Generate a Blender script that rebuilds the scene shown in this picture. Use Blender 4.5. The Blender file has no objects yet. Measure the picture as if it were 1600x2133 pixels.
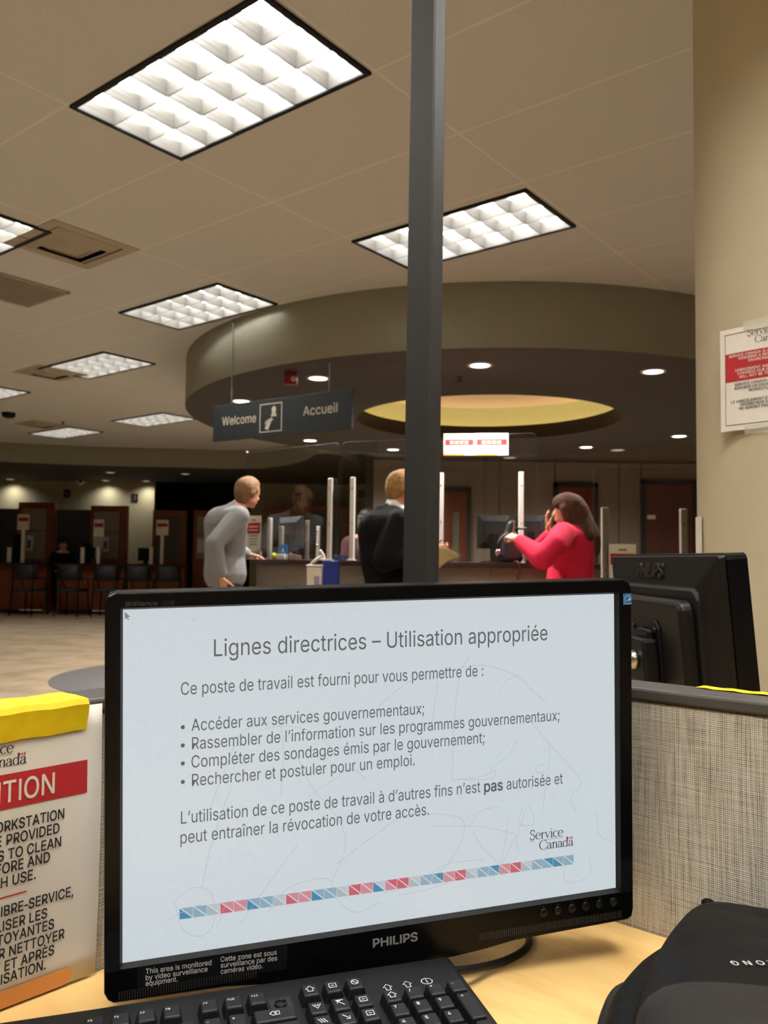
import bpy, bmesh, math, random
import numpy as np
from mathutils import Matrix, Vector, Euler

random.seed(7)
PI = math.pi
SC = bpy.context.scene
COL = SC.collection

# ------------------------------------------------------------------ camera
EYE = 1.13                                    # seated eye height
FPX = 1724.0                                  # focal length in pixels of the 1600x2133 frame
PITCH, ROLL = math.radians(3.3), math.radians(0.75)
_P = np.array([[1, 0, 0], [0, math.cos(PITCH), math.sin(PITCH)], [0, -math.sin(PITCH), math.cos(PITCH)]])
_B = np.array([[1, 0, 0], [0, 0, -1], [0, 1, 0]], float)
_R = np.array([[math.cos(ROLL), -math.sin(ROLL), 0], [math.sin(ROLL), math.cos(ROLL), 0], [0, 0, 1]])
CM = _R @ _B @ _P                             # world -> (right, down, forward)
cam_data = bpy.data.cameras.new('camera')
cam = bpy.data.objects.new('camera', cam_data)
COL.objects.link(cam)
r_, d_, f_ = CM
cam.matrix_world = Matrix(((r_[0], -d_[0], -f_[0], 0), (r_[1], -d_[1], -f_[1], 0), (r_[2], -d_[2], -f_[2], EYE), (0, 0, 0, 1)))
cam_data.sensor_fit = 'VERTICAL'
cam_data.sensor_height = 36.0
cam_data.sensor_width = 27.0
cam_data.lens = FPX / 2133 * 36.0
cam_data.clip_start = 0.02
cam_data.dof.use_dof = True
cam_data.dof.focus_distance = 0.80
cam_data.dof.aperture_fstop = 14.0
SC.camera = cam

# ------------------------------------------------------------------ world, exposure
world = bpy.data.worlds.new('world')
SC.world = world
world.use_nodes = True
world.node_tree.nodes['Background'].inputs[0].default_value = (0.02, 0.02, 0.02, 1)
world.node_tree.nodes['Background'].inputs[1].default_value = 0.0
SC.view_settings.view_transform = 'Standard'
SC.view_settings.look = 'None'
SC.view_settings.gamma = 1.0
SC.view_settings.use_curve_mapping = False
SC.view_settings.exposure = 0.0
LIGHT_COLOR = (1.0, 0.985, 0.975)
TUBE = 46.0                                    # radiance of the troffer lamps
BOOST_TUBE = 128.0                             # added unseen fixtures, boosted above the others to brighten the near bay
DOWNLIGHT = 14.0
SPOT_W = 185.0
WASH_W = 26.0
COVE = 1.9
SCREEN = 0.66
SC.cycles.max_bounces = 8
SC.cycles.diffuse_bounces = 5
SC.cycles.glossy_bounces = 3
SC.cycles.transparent_max_bounces = 16
SC.cycles.sample_clamp_indirect = 4.0
SC.cycles.caustics_reflective = False
SC.cycles.caustics_refractive = False
SC.cycles.use_denoising = True

# ------------------------------------------------------------------ points from sight lines
def ray(px, py):
    return CM.T @ np.array([(px - 800) / FPX, (py - 1066.5) / FPX, 1.0])
def at(px, py, y):
    """the point at depth y seen in that direction"""
    r = ray(px, py); k = y / r[1]
    return Vector((r[0] * k, y, EYE + r[2] * k))
def atz(px, py, z):
    r = ray(px, py); k = (z - EYE) / r[2]
    return Vector((r[0] * k, r[1] * k, z))

# ------------------------------------------------------------------ materials
def lin(c):
    out = []
    for v in c[:3]:
        v /= 255.0
        out.append(v / 12.92 if v <= 0.04045 else ((v + 0.055) / 1.055) ** 2.4)
    return (*out, 1.0)

class N:
    """thin wrapper over a material node tree"""
    def __init__(s, name):
        s.m = bpy.data.materials.new(name); s.m.use_nodes = True
        s.t = s.m.node_tree; s.b = s.t.nodes['Principled BSDF']; s.out = s.t.nodes['Material Output']
    def n(s, kind, **kw):
        x = s.t.nodes.new(kind)
        for k, v in kw.items():
            if k == 'op': x.operation = v
            else: setattr(x, k, v)
        return x
    def l(s, a, b): s.t.links.new(a, b)
    def math(s, op, a, b=None, c=None):
        x = s.n('ShaderNodeMath', op=op)
        for i, v in enumerate((a, b, c)):
            if v is None: continue
            if isinstance(v, (int, float)): x.inputs[i].default_value = v
            else: s.l(v, x.inputs[i])
        return x.outputs[0]
    def coord(s, scale=(1, 1, 1), rot=(0, 0, 0), loc=(0, 0, 0)):
        tc = s.n('ShaderNodeTexCoord'); mp = s.n('ShaderNodeMapping')
        mp.inputs['Scale'].default_value = scale; mp.inputs['Rotation'].default_value = rot; mp.inputs['Location'].default_value = loc
        s.l(tc.outputs['Object'], mp.inputs['Vector'])
        return mp.outputs[0]
    def noise(s, vec, scale=5, detail=3, rough=.5):
        x = s.n('ShaderNodeTexNoise'); x.inputs['Scale'].default_value = scale; x.inputs['Detail'].default_value = detail
        x.inputs['Roughness'].default_value = rough
        s.l(vec, x.inputs['Vector']); return x.outputs['Fac']
    def ramp(s, fac, stops):
        x = s.n('ShaderNodeValToRGB'); e = x.color_ramp.elements
        while len(e) > 1: e.remove(e[0])
        e[0].position, e[0].color = stops[0]
        for p, c in stops[1:]:
            q = e.new(p); q.color = c
        s.l(fac, x.inputs[0]); return x.outputs[0]
    def mix(s, fac, a, b):
        x = s.n('ShaderNodeMix'); x.data_type = 'RGBA'
        if isinstance(fac, (int, float)): x.inputs[0].default_value = fac
        else: s.l(fac, x.inputs[0])
        for i, v in ((6, a), (7, b)):
            if isinstance(v, tuple): x.inputs[i].default_value = v
            else: s.l(v, x.inputs[i])
        return x.outputs[2]
    def bump(s, h, strength=.2, dist=.01):
        x = s.n('ShaderNodeBump'); x.inputs['Strength'].default_value = strength; x.inputs['Distance'].default_value = dist
        s.l(h, x.inputs['Height']); s.l(x.outputs[0], s.b.inputs['Normal'])

MATS = {}
def mat(name, c, rough=.5, metal=0.0, vary=.12, scale=20, bump=0.0, spec=.5, sheen=0.0, emit=None):
    """plain surface with a little procedural unevenness of its own colour"""
    if name in MATS: return MATS[name]
    k = N(name); col = lin(c)
    f = k.noise(k.coord(), scale, 3)
    lo = tuple(v * (1 - vary) for v in col[:3]) + (1,); hi = tuple(min(1, v * (1 + vary)) for v in col[:3]) + (1,)
    k.l(k.ramp(f, [(.3, lo), (.7, hi)]), k.b.inputs['Base Color'])
    k.b.inputs['Roughness'].default_value = rough; k.b.inputs['Metallic'].default_value = metal
    k.b.inputs['Specular IOR Level'].default_value = spec
    if sheen: k.b.inputs['Sheen Weight'].default_value = sheen
    if bump: k.bump(f, bump, .003)
    MATS[name] = k.m
    return k.m

def glow(name, c, strength):
    if name in MATS: return MATS[name]
    k = N(name)
    k.b.inputs['Base Color'].default_value = (.03, .03, .03, 1)
    k.b.inputs['Emission Color'].default_value = (*c[:3], 1); k.b.inputs['Emission Strength'].default_value = strength
    MATS[name] = k.m
    return k.m

def wood(name, c1, c2, scale=(3, 40, 40), rough=.35, rot=(0, 0, 0)):
    k = N(name)
    v = k.coord(scale, rot)
    f = k.noise(v, 1.0, 5, .6); g = k.noise(k.coord((scale[0] * .4, scale[1] * .2, scale[2] * .2), rot), 1.0, 2)
    s_ = k.math('ADD', k.math('MULTIPLY', f, .6), k.math('MULTIPLY', g, .4))
    k.l(k.ramp(s_, [(.34, lin(c2)), (.5, lin(c1)), (.68, tuple(min(1, x * 1.08) for x in lin(c1)[:3]) + (1,))]), k.b.inputs['Base Color'])
    k.b.inputs['Roughness'].default_value = rough
    MATS[name] = k.m
    return k.m

def plexiglass():
    k = N('clear_plexiglass')
    tr = k.n('ShaderNodeBsdfTransparent'); tr.inputs[0].default_value = (.93, .93, .92, 1)
    gl = k.n('ShaderNodeBsdfGlossy'); gl.inputs['Roughness'].default_value = .03; gl.inputs[0].default_value = (1, 1, 1, 1)
    fr = k.n('ShaderNodeFresnel'); fr.inputs[0].default_value = 1.45
    mx = k.n('ShaderNodeMixShader')
    k.l(fr.outputs[0], mx.inputs[0]); k.l(tr.outputs[0], mx.inputs[1]); k.l(gl.outputs[0], mx.inputs[2])
    k.l(mx.outputs[0], k.out.inputs[0])
    return k.m

# ------------------------------------------------------------------ mesh building
class MB:
    """collects shapes and links them as ONE mesh object"""
    def __init__(s): s.v = []; s.f = []; s.mi = []; s.sm = []; s.cur = 0; s.smooth = False
    def use(s, i, smooth=None):
        s.cur = i
        if smooth is not None: s.smooth = smooth
        return s
    def add(s, vs, fs, xf=None):
        o = len(s.v)
        s.v += [tuple(xf @ Vector(p)) if xf else tuple(p) for p in vs]
        for f in fs:
            s.f.append([o + i for i in f]); s.mi.append(s.cur); s.sm.append(s.smooth)
        return s
    def box(s, x0, x1, y0, y1, z0, z1, xf=None):
        vs = [(x, y, z) for x in (x0, x1) for y in (y0, y1) for z in (z0, z1)]
        return s.add(vs, [(0, 1, 3, 2), (4, 6, 7, 5), (0, 4, 5, 1), (2, 3, 7, 6), (0, 2, 6, 4), (1, 5, 7, 3)], xf)
    def prism(s, pts, h0, h1, axis='z', xf=None, scale_top=1.0):
        """polygon (counter-clockwise) swept from h0 to h1"""
        n = len(pts); cx = sum(p[0] for p in pts) / n; cy = sum(p[1] for p in pts) / n
        def m(p, h):
            return {'z': (p[0], p[1], h), 'y': (p[0], h, p[1]), 'x': (h, p[0], p[1])}[axis]
        vs = [m(p, h0) for p in pts] + [m((cx + (p[0] - cx) * scale_top, cy + (p[1] - cy) * scale_top), h1) for p in pts]
        fs = [list(range(n))[::-1], list(range(n, 2 * n))] + [(i, (i + 1) % n, n + (i + 1) % n, n + i) for i in range(n)]
        return s.add(vs, fs, xf)
    def tube(s, pts, r, seg=12, xf=None, cap=True):
        pts = [Vector(p) for p in pts]; n = len(pts)
        rs = r if isinstance(r, (list, tuple)) else [r] * n
        vs = []; fs = []; up = None
        for i, p in enumerate(pts):
            t = (pts[min(i + 1, n - 1)] - pts[max(i - 1, 0)]).normalized()
            if up is None:
                up = Vector((0, 0, 1)) if abs(t.z) < .9 else Vector((1, 0, 0))
            a = t.cross(up).normalized(); b = a.cross(t).normalized(); up = b
            for k in range(seg):
                w = 2 * PI * k / seg
                vs.append(p + (a * math.cos(w) + b * math.sin(w)) * rs[i])
        for i in range(n - 1):
            for k in range(seg):
                fs.append((i * seg + k, i * seg + (k + 1) % seg, (i + 1) * seg + (k + 1) % seg, (i + 1) * seg + k))
        if cap:
            fs.append(list(range(seg))[::-1]); fs.append([(n - 1) * seg + k for k in range(seg)])
        return s.add(vs, fs, xf)
    def lathe(s, prof, seg=24, c=(0, 0, 0), xf=None, close=True):
        """profile of (radius, z)"""
        vs = []; fs = []; n = len(prof)
        for r, z in prof:
            for k in range(seg):
                w = 2 * PI * k / seg
                vs.append((c[0] + r * math.cos(w), c[1] + r * math.sin(w), c[2] + z))
        for i in range(n - 1):
            for k in range(seg):
                fs.append((i * seg + k, i * seg + (k + 1) % seg, (i + 1) * seg + (k + 1) % seg, (i + 1) * seg + k))
        if close:
            if prof[0][0] > 1e-6: fs.append(list(range(seg))[::-1])
            if prof[-1][0] > 1e-6: fs.append([(n - 1) * seg + k for k in range(seg)])
        return s.add(vs, fs, xf)
    def ball(s, c, r, seg=12, xf=None):
        r = r if isinstance(r, (tuple, list)) else (r, r, r)
        vs = []; fs = []; m = seg // 2
        for i in range(m + 1):
            th = PI * i / m
            for k in range(seg):
                w = 2 * PI * k / seg
                vs.append((c[0] + r[0] * math.sin(th) * math.cos(w), c[1] + r[1] * math.sin(th) * math.sin(w), c[2] - r[2] * math.cos(th)))
        for i in range(m):
            for k in range(seg):
                fs.append((i * seg + k, i * seg + (k + 1) % seg, (i + 1) * seg + (k + 1) % seg, (i + 1) * seg + k))
        return s.add(vs, fs, xf)
    def loft(s, rings, xf=None, cap=True, closed=True):
        n = len(rings[0]); vs = [p for r in rings for p in r]; fs = []
        for i in range(len(rings) - 1):
            for k in range(n if closed else n - 1):
                fs.append((i * n + k, i * n + (k + 1) % n, (i + 1) * n + (k + 1) % n, (i + 1) * n + k))
        if cap and closed:
            fs.append(list(range(n))[::-1]); fs.append([(len(rings) - 1) * n + k for k in range(n)])
        return s.add(vs, fs, xf)
    def mesh(s, me, xf=None):
        return s.add([v.co[:] for v in me.vertices], [list(p.vertices) for p in me.polygons], xf)
    def build(s, name, mats, parent=None, bevel=0.0, bseg=2, sub=0, xf=None, solid=0.0):
        me = bpy.data.meshes.new(name)
        v = [tuple(xf @ Vector(p)) for p in s.v] if xf else s.v
        me.from_pydata(v, [], s.f)
        mats = mats if isinstance(mats, (list, tuple)) else [mats]
        for m in mats: me.materials.append(m)
        me.polygons.foreach_set('material_index', s.mi)
        me.polygons.foreach_set('use_smooth', s.sm)
        bm = bmesh.new(); bm.from_mesh(me)
        bmesh.ops.remove_doubles(bm, verts=bm.verts, dist=1e-6)
        bmesh.ops.recalc_face_normals(bm, faces=bm.faces)
        bm.to_mesh(me); bm.free()
        me.update()
        o = bpy.data.objects.new(name, me); COL.objects.link(o)
        if parent: o.parent = parent
        if solid:
            q = o.modifiers.new('thick', 'SOLIDIFY'); q.thickness = solid; q.offset = 0
        if bevel:
            q = o.modifiers.new('edge', 'BEVEL'); q.width = bevel; q.segments = bseg; q.limit_method = 'ANGLE'; q.angle_limit = .6
        if sub:
            q = o.modifiers.new('soft', 'SUBSURF'); q.levels = q.render_levels = sub
        return o

def empty(name, loc=(0, 0, 0), rz=0.0):
    o = bpy.data.objects.new(name, None); COL.objects.link(o)
    o.location = loc; o.rotation_euler = (0, 0, rz); o.empty_display_size = .05
    return o
def tag(o, label, cat, group=None):
    o['label'] = label; o['category'] = cat
    if group: o['group'] = group
    return o
def struct(o, label=None):
    o['kind'] = 'structure'
    if label: o['label'] = label
    return o
def copy_tree(o, parent=None):
    c = o.copy(); COL.objects.link(c)
    if parent: c.parent = parent
    for ch in list(o.children): copy_tree(ch, c)
    return c
def frame_at(p, yaw=0.0):
    return Matrix.Translation(Vector(p)) @ Matrix.Rotation(yaw, 4, 'Z')

# ------------------------------------------------------------------ lettering
# outlines of the plain sans-serif letters: advance, then closed contours in thousandths of an em
GLYPHS = {
'a': "389|142,-8 110,-1 80,12 57,32 40,58 31,90 31,123 38,150 50,171 67,187 112,207 165,218 259,232 270,238 276,257 267,297 256,311 240,322 220,329 171,329 132,313 107,288 100,274 41,291 57,322 79,346 104,364 163,382 215,383 263,372 286,360 306,343 322,320 333,290 337,251 337,0 277,0 277,52 272,52 252,25 215,1 190,-6|187,46 216,53 239,66 257,83 269,104 275,126 276,190 259,182 200,171 134,159 103,139 95,124 92,105 94,87 102,72 130,52 149,47",
'b': "424|213,-7 184,-1 162,10 132,39 118,59 112,59 112,0 53,0 53,509 114,509 114,319 118,319 137,346 171,373 197,381 229,384 274,378 313,361 345,332 370,293 385,245 390,189 385,133 370,84 346,45 313,16 274,-2|237,48 267,57 291,76 309,101 321,133 327,170 327,209 321,245 309,276 291,301 267,319 237,329 203,329 174,320 150,302 132,278 120,247 113,210 113,169 120,132 132,100 150,75 174,57 204,48",
'c': "396|182,-7 137,6 98,30 68,64 46,108 36,159 36,216 46,268 68,312 98,346 137,371 182,383 221,384 272,373 315,349 347,312 362,277 303,262 290,289 270,311 242,325 207,330 173,325 145,310 124,287 108,258 99,224 96,187 99,151 108,117 124,89 145,66 173,51 207,46 243,52 271,66 292,89 304,117 363,102 354,78 325,37 306,21 261,-1 235,-6",
'd': "424|172,-7 130,5 94,29 66,64 46,108 35,160 35,218 46,270 66,313 79,332 112,361 151,378 196,384 228,381 253,373 287,346 306,319 311,319 311,509 372,509 372,0 313,0 313,59 307,59 287,31 252,4 227,-5|221,48 250,57 274,75 293,100 305,132 311,169 311,210 305,247 293,278 275,302 251,320 221,329 187,329 157,319 133,301 115,276 103,245 97,209 97,170 103,133 115,101 134,76 158,57 188,48",
'e': "404|185,-7 138,6 117,16 82,46 56,85 40,132 34,187 39,242 55,290 81,329 115,359 157,378 205,384 236,382 266,374 294,361 319,341 341,315 357,282 368,242 371,169 75,169 75,221 338,221 310,202 307,237 298,269 283,294 263,314 237,326 205,330 173,326 146,313 125,294 109,270 99,241 96,211 97,157 104,122 118,92 139,70 165,55 195,47 244,50 263,56 292,80 306,105 365,91 353,63 335,39 311,19 283,4 249,-5",
'f': "254|228,379 228,327 6,327 6,379|81,0 81,432 84,461 96,486 113,505 135,519 161,527 207,529 243,521 227,468 195,474 171,470 154,460 145,443 142,419 142,0",
'g': "425|187,-150 150,-144 119,-134 93,-119 73,-101 51,-69 101,-41 122,-66 154,-88 178,-95 207,-97 249,-92 282,-75 304,-47 310,-28 311,68 306,68 287,41 252,16 227,8 195,5 152,10 113,27 80,53 55,90 39,136 34,191 39,246 55,293 80,332 112,361 152,378 196,384 228,382 253,373 288,346 308,319 313,319 313,379 372,379 372,-9 367,-54 350,-90 324,-117 291,-136 251,-147|222,60 251,68 275,84 293,107 305,137 312,172 312,212 305,248 293,278 275,303 251,320 222,329 188,329 158,320 134,302 115,277 103,246 97,212 97,173 103,138 116,108 134,85 158,68 188,60",
'h': "410|114,227 114,0 53,0 53,509 114,509 114,287 102,287 124,332 152,362 187,379 227,384 264,380 295,369 321,349 341,321 353,285 357,240 357,0 296,0 296,235 290,275 273,304 246,323 210,329 184,326 161,317 141,303 126,283 117,257",
'i': "167|53,0 53,379 114,379 114,0|75,444 60,449 48,461 42,475 42,491 48,506 60,517 75,523 92,523 107,517 119,506 126,491 126,475 119,461 107,449 92,444",
'j': "167|53,379 114,379 114,-30 111,-63 102,-90 86,-113 65,-129 37,-139 -10,-143 -10,-87 14,-86 34,-78 46,-64 53,-29|75,444 60,449 48,461 42,475 42,491 48,506 60,517 75,523 92,523 107,517 119,506 125,491 125,475 119,461 107,449 92,444",
'k': "381|110,137 110,212 121,212 284,379 360,379 184,199 177,199|53,0 53,509 114,509 114,0|294,0 148,186 191,229 372,0",
'l': "181|60,0 60,509 121,509 121,0",
'm': "610|53,0 53,379 112,379 112,295 108,295 118,323 132,346 151,363 172,376 195,384 219,386 257,380 287,361 309,331 321,295 312,295 322,321 337,343 357,361 381,375 407,383 437,386 468,383 497,372 522,354 541,328 553,296 557,255 557,0 496,0 496,254 490,289 473,313 447,326 419,330 395,328 374,320 358,307 345,290 338,270 335,247 335,0 274,0 274,260 269,288 253,311 229,326 199,330 178,328 158,320 140,307 126,289 117,266 114,238 114,0",
'n': "410|114,227 114,0 53,0 53,379 112,379 112,287 102,287 124,332 152,362 187,379 227,384 264,380 295,369 321,349 341,321 353,285 357,240 357,0 296,0 296,235 290,275 273,304 246,323 210,329 184,326 161,317 141,303 126,283 117,257",
'o': "415|182,-7 137,6 98,30 68,64 46,108 36,159 36,216 46,268 68,312 98,346 137,371 182,383 233,383 278,371 317,346 347,312 369,268 380,216 380,159 369,108 347,64 317,30 299,16 256,-2|226,48 257,57 282,76 300,102 312,134 318,169 318,206 312,242 300,274 282,300 257,319 226,329 189,329 158,319 134,300 115,274 103,242 97,206 97,169 103,134 115,102 134,76 158,57 189,48",
'p': "424|53,-143 53,379 112,379 112,319 118,319 137,346 171,373 197,381 229,384 274,378 313,361 345,332 370,293 385,245 390,189 385,133 370,84 346,45 313,16 274,-2 229,-8 198,-5 173,4 138,31 118,59 114,59 114,-143|237,48 267,57 291,76 309,101 321,133 327,170 327,209 321,245 309,276 291,301 267,319 237,329 203,329 174,320 150,302 132,278 120,247 113,210 113,169 120,132 132,100 150,75 174,57 204,48",
'q': "424|372,-143 311,-143 311,59 306,59 287,31 252,4 227,-5 195,-8 151,-2 130,5 94,29 66,64 46,108 35,160 35,218 46,270 66,313 79,332 112,361 151,378 196,384 228,381 253,373 287,346 307,319 313,319 313,379 372,379|221,48 250,57 274,75 293,100 305,132 311,169 311,210 305,247 293,278 275,302 251,320 221,329 187,329 157,319 133,301 115,276 103,245 97,209 97,170 103,133 115,101 134,76 158,57 188,48",
'r': "259|53,0 53,379 112,379 112,321 115,321 130,347 152,367 181,380 243,384 242,323 194,325 170,319 149,309 132,293 121,273 114,250 114,237 114,0",
's': "365|163,-7 128,-2 98,10 72,27 53,50 36,94 94,107 105,79 124,60 150,49 181,45 217,50 244,62 262,81 268,103 265,121 254,136 237,147 125,177 87,196 61,222 48,255 48,290 57,319 75,343 100,363 131,377 167,384 206,384 239,378 267,366 290,349 307,328 324,290 268,277 258,298 243,316 219,328 187,333 156,329 131,317 114,299 109,277 112,258 124,243 144,232 254,202 275,194 306,171 325,142 331,107 326,75 312,47 290,24 260,6 223,-5",
't': "227|204,379 204,327 6,327 6,379|65,471 126,471 126,98 128,76 136,61 150,53 177,50 202,54 213,2 168,-4 125,2 92,21 80,35 67,71 65,93",
'u': "410|164,-4 130,4 101,20 78,44 62,76 54,116 53,139 53,379 114,379 114,144 119,105 137,75 164,56 200,50 226,53 249,62 268,77 283,97 293,122 296,153 296,379 357,379 357,0 298,0 298,92 307,92 286,47 257,17 222,0",
'v': "389|163,0 17,379 84,379 165,155 187,87 206,21 184,21 203,87 224,155 305,379 371,379 226,0",
'w': "567|138,0 23,379 87,379 133,214 154,137 175,41 165,41 186,135 206,214 252,379 316,379 362,214 382,136 402,41 391,41 413,135 434,214 480,379 545,379 429,0 368,0 319,172 291,280 277,338 291,338 263,225 248,172 199,0",
'x': "379|21,0 171,218 171,171 29,379 100,379 156,292 207,206 175,206 233,306 282,379 352,379 209,169 209,214 358,0 287,0 222,99 173,182 205,182 148,85 91,0",
'y': "389|47,-139 61,-86 96,-90 111,-87 124,-80 136,-67 163,-1 17,379 84,379 165,155 187,87 206,21 184,21 202,87 224,155 305,379 371,379 204,-58 177,-107 159,-124 139,-136 117,-143 77,-145",
'z': "380|42,0 42,46 254,320 254,323 48,323 48,379 333,379 333,331 126,60 126,56 339,56 339,0",
'A': "480|16,0 201,509 276,509 463,0 395,0 287,302 264,372 232,478 245,478 213,371 191,302 85,0|110,142 110,199 370,199 370,142",
'B': "456|60,0 60,509 241,509 289,504 329,491 359,469 381,442 394,410 398,374 395,344 387,320 373,301 356,286 315,267 315,262 339,257 363,245 385,227 402,203 414,173 418,136 413,100 400,67 377,39 344,18 301,4 247,0|125,57 245,57 296,63 315,70 341,92 354,120 355,149 348,173 335,194 317,211 293,224 248,231 125,231|125,285 238,285 265,288 288,296 308,309 323,326 333,348 336,372 330,403 313,429 283,446 240,452 125,452",
'C': "510|235,-5 177,11 126,42 104,63 70,115 57,146 42,215 42,293 57,362 86,421 104,445 150,484 205,508 267,516 305,513 340,504 373,490 402,471 427,447 448,418 463,385 473,348 408,348 401,373 375,413 337,440 292,454 267,456 223,450 184,432 150,403 125,364 109,314 103,254 109,194 125,145 151,105 184,76 223,59 267,53 315,60 357,81 375,96 401,136 408,160 473,160 463,124 448,91 428,62 402,38 373,19 341,5 305,-4",
'D': "502|219,0 96,0 96,57 215,57 272,63 296,70 337,94 368,128 388,172 398,226 398,285 388,337 368,381 338,415 299,438 249,450 221,452 93,452 93,509 225,509 294,501 325,492 353,478 399,441 418,418 446,361 455,329 462,255 455,181 446,149 417,92 398,68 351,31 322,17 256,2|125,509 125,0 60,0 60,509",
'E': "419|60,0 60,509 372,509 372,452 125,452 125,286 355,286 355,229 125,229 125,57 375,57 375,0",
'F': "410|60,0 60,509 369,509 369,452 125,452 125,278 346,278 346,221 125,221 125,0",
'G': "520|236,-5 176,11 149,25 104,64 85,88 69,116 47,179 40,254 47,329 69,393 103,445 149,484 175,498 233,514 285,515 322,509 358,497 389,480 416,458 439,431 458,401 474,349 408,349 387,393 356,427 315,448 265,456 222,450 183,432 150,404 125,364 109,314 103,254 109,194 125,145 151,105 184,76 224,59 269,53 309,57 345,71 374,93 396,123 410,160 415,202 434,199 283,199 283,256 478,256 476,170 463,115 436,69 399,33 352,8 298,-5",
'H': "517|60,0 60,509 125,509 125,289 392,289 392,509 457,509 457,0 392,0 392,232 125,232 125,0",
'I': "185|60,0 60,509 125,509 125,0",
'J': "396|185,-7 153,-4 124,3 98,15 75,33 57,55 44,81 36,111 33,173 98,173 99,123 111,88 134,64 166,51 204,51 235,64 248,74 266,104 272,145 272,509 336,509 336,145 334,111 326,81 313,55 294,33 271,15 246,3 217,-4",
'K': "467|104,145 104,216 174,303 212,344 364,509 448,509 231,276 228,276|60,0 60,509 125,509 125,334 124,225 125,193 125,0|372,0 188,259 228,309 449,0",
'L': "393|60,0 60,509 125,509 125,57 361,57 361,0",
'M': "628|60,0 60,509 152,509 277,187 299,123 322,49 307,49 330,121 352,187 476,509 568,509 568,0 504,0 504,291 505,369 507,457 513,457 482,363 456,291 342,0 286,0 170,291 145,361 112,457 119,457 121,372 122,291 122,0",
'N': "523|60,0 60,509 136,509 343,183 388,107 414,55 405,54 399,157 399,195 399,509 463,509 463,0 387,0 202,290 148,381 108,452 119,454 122,384 125,291 125,0",
'O': "533|235,-5 177,11 126,42 86,88 70,115 57,146 42,215 42,293 57,362 86,421 126,466 150,484 205,508 267,516 329,508 384,484 429,445 448,421 477,362 486,329 493,254 486,179 477,146 464,115 429,63 408,42 357,11 299,-5|289,54 330,66 367,89 396,123 418,168 429,223 429,286 418,341 396,386 367,420 330,443 289,454 245,454 203,443 167,420 137,385 116,340 105,285 105,223 116,168 137,123 167,89 203,66 245,54",
'P': "445|60,0 60,509 235,509 289,503 312,497 350,476 379,447 398,411 407,370 407,325 398,284 379,248 350,219 312,198 263,187 235,186 109,186 109,242 233,242 269,246 297,256 318,272 333,294 342,319 342,376 333,402 318,423 297,439 268,449 232,452 125,452 125,0",
'Q': "533|245,159 313,159 384,65 468,-48 401,-48 331,46|235,-5 177,11 126,42 86,88 70,115 57,146 42,215 42,293 57,362 86,421 126,466 150,484 205,508 267,516 329,508 384,484 429,445 448,421 477,362 486,329 493,254 486,179 477,146 464,115 429,63 408,42 357,11 299,-5|289,54 330,66 367,89 396,123 418,168 429,223 429,286 418,341 396,386 367,420 330,443 289,454 245,454 203,443 167,420 137,385 116,340 105,285 105,223 116,168 137,123 167,89 203,66 245,54",
'R': "449|60,0 60,509 236,509 290,504 333,489 367,465 390,433 405,395 409,352 405,309 390,271 367,240 333,217 289,203 236,198 96,198 96,255 234,255 269,258 298,267 319,281 334,300 342,324 345,352 342,380 334,405 319,425 298,440 269,449 233,452 125,452 125,0|353,0 230,229 303,229 428,0",
'S': "447|197,-8 149,1 108,19 76,45 54,77 41,115 38,137 104,137 110,110 123,88 142,71 166,59 224,49 257,52 286,60 311,74 329,92 341,114 346,139 342,161 332,179 296,205 245,222 154,249 105,274 86,289 60,326 52,372 58,413 75,448 102,476 138,498 180,511 227,516 275,511 316,498 351,476 377,449 394,415 401,378 337,378 334,396 316,426 286,447 247,457 209,458 180,452 156,442 136,427 123,409 116,387 116,363 124,342 139,326 158,313 202,296 287,272 336,252 359,238 379,220 395,198 405,171 408,139 403,99 386,64 360,34 323,11 278,-4",
'T': "449|32,452 32,509 417,509 417,452 257,452 257,0 193,0 193,452",
'U': "517|230,-7 177,5 133,28 98,60 74,101 62,148 60,173 60,509 124,509 124,178 128,144 141,113 160,87 187,68 220,56 259,52 298,56 331,68 357,87 377,113 389,144 393,178 393,509 457,509 457,173 451,124 433,80 403,43 363,15 315,-2",
'V': "480|204,0 16,509 84,509 192,206 215,137 248,31 235,31 267,138 290,206 395,509 463,509 278,0",
'W': "686|155,0 16,509 82,509 163,196 187,94 197,40 189,40 211,145 224,196 306,509 380,509 462,196 486,94 497,40 488,40 510,145 523,196 603,509 670,509 530,0 455,0 368,323 351,391 336,475 350,475 335,395 318,323 230,0",
'X': "474|18,0 217,284 217,236 29,509 104,509 178,400 223,329 243,292 232,292 272,361 298,400 374,509 446,509 259,239 259,287 456,0 382,0 292,129 230,231 244,231 182,129 91,0",
'Y': "472|203,0 203,208 16,509 91,509 192,344 222,292 250,230 224,230 251,293 280,344 381,509 455,509 268,208 268,0",
'Z': "438|42,0 42,46 273,385 341,476 348,454 285,452 223,452 40,452 40,509 397,509 397,462 169,129 134,81 97,33 90,54 152,57 214,57 399,57 399,0",
'0': "453|199,-5 174,1 130,24 111,41 80,86 60,144 49,214 49,294 60,364 81,422 95,447 130,484 151,498 174,508 227,516 279,508 302,498 342,467 358,447 384,395 400,330 405,254 400,178 384,113 359,62 323,24 279,1|245,51 276,63 303,87 323,122 336,168 343,223 343,285 336,341 323,387 303,422 276,446 245,458 209,458 177,446 151,422 131,387 117,341 110,285 110,223 117,168 131,122 151,87 177,63 209,51",
'1': "453|76,0 76,55 391,55 391,0|276,509 276,0 212,0 212,448 209,448 86,358 86,427 198,509",
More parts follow.
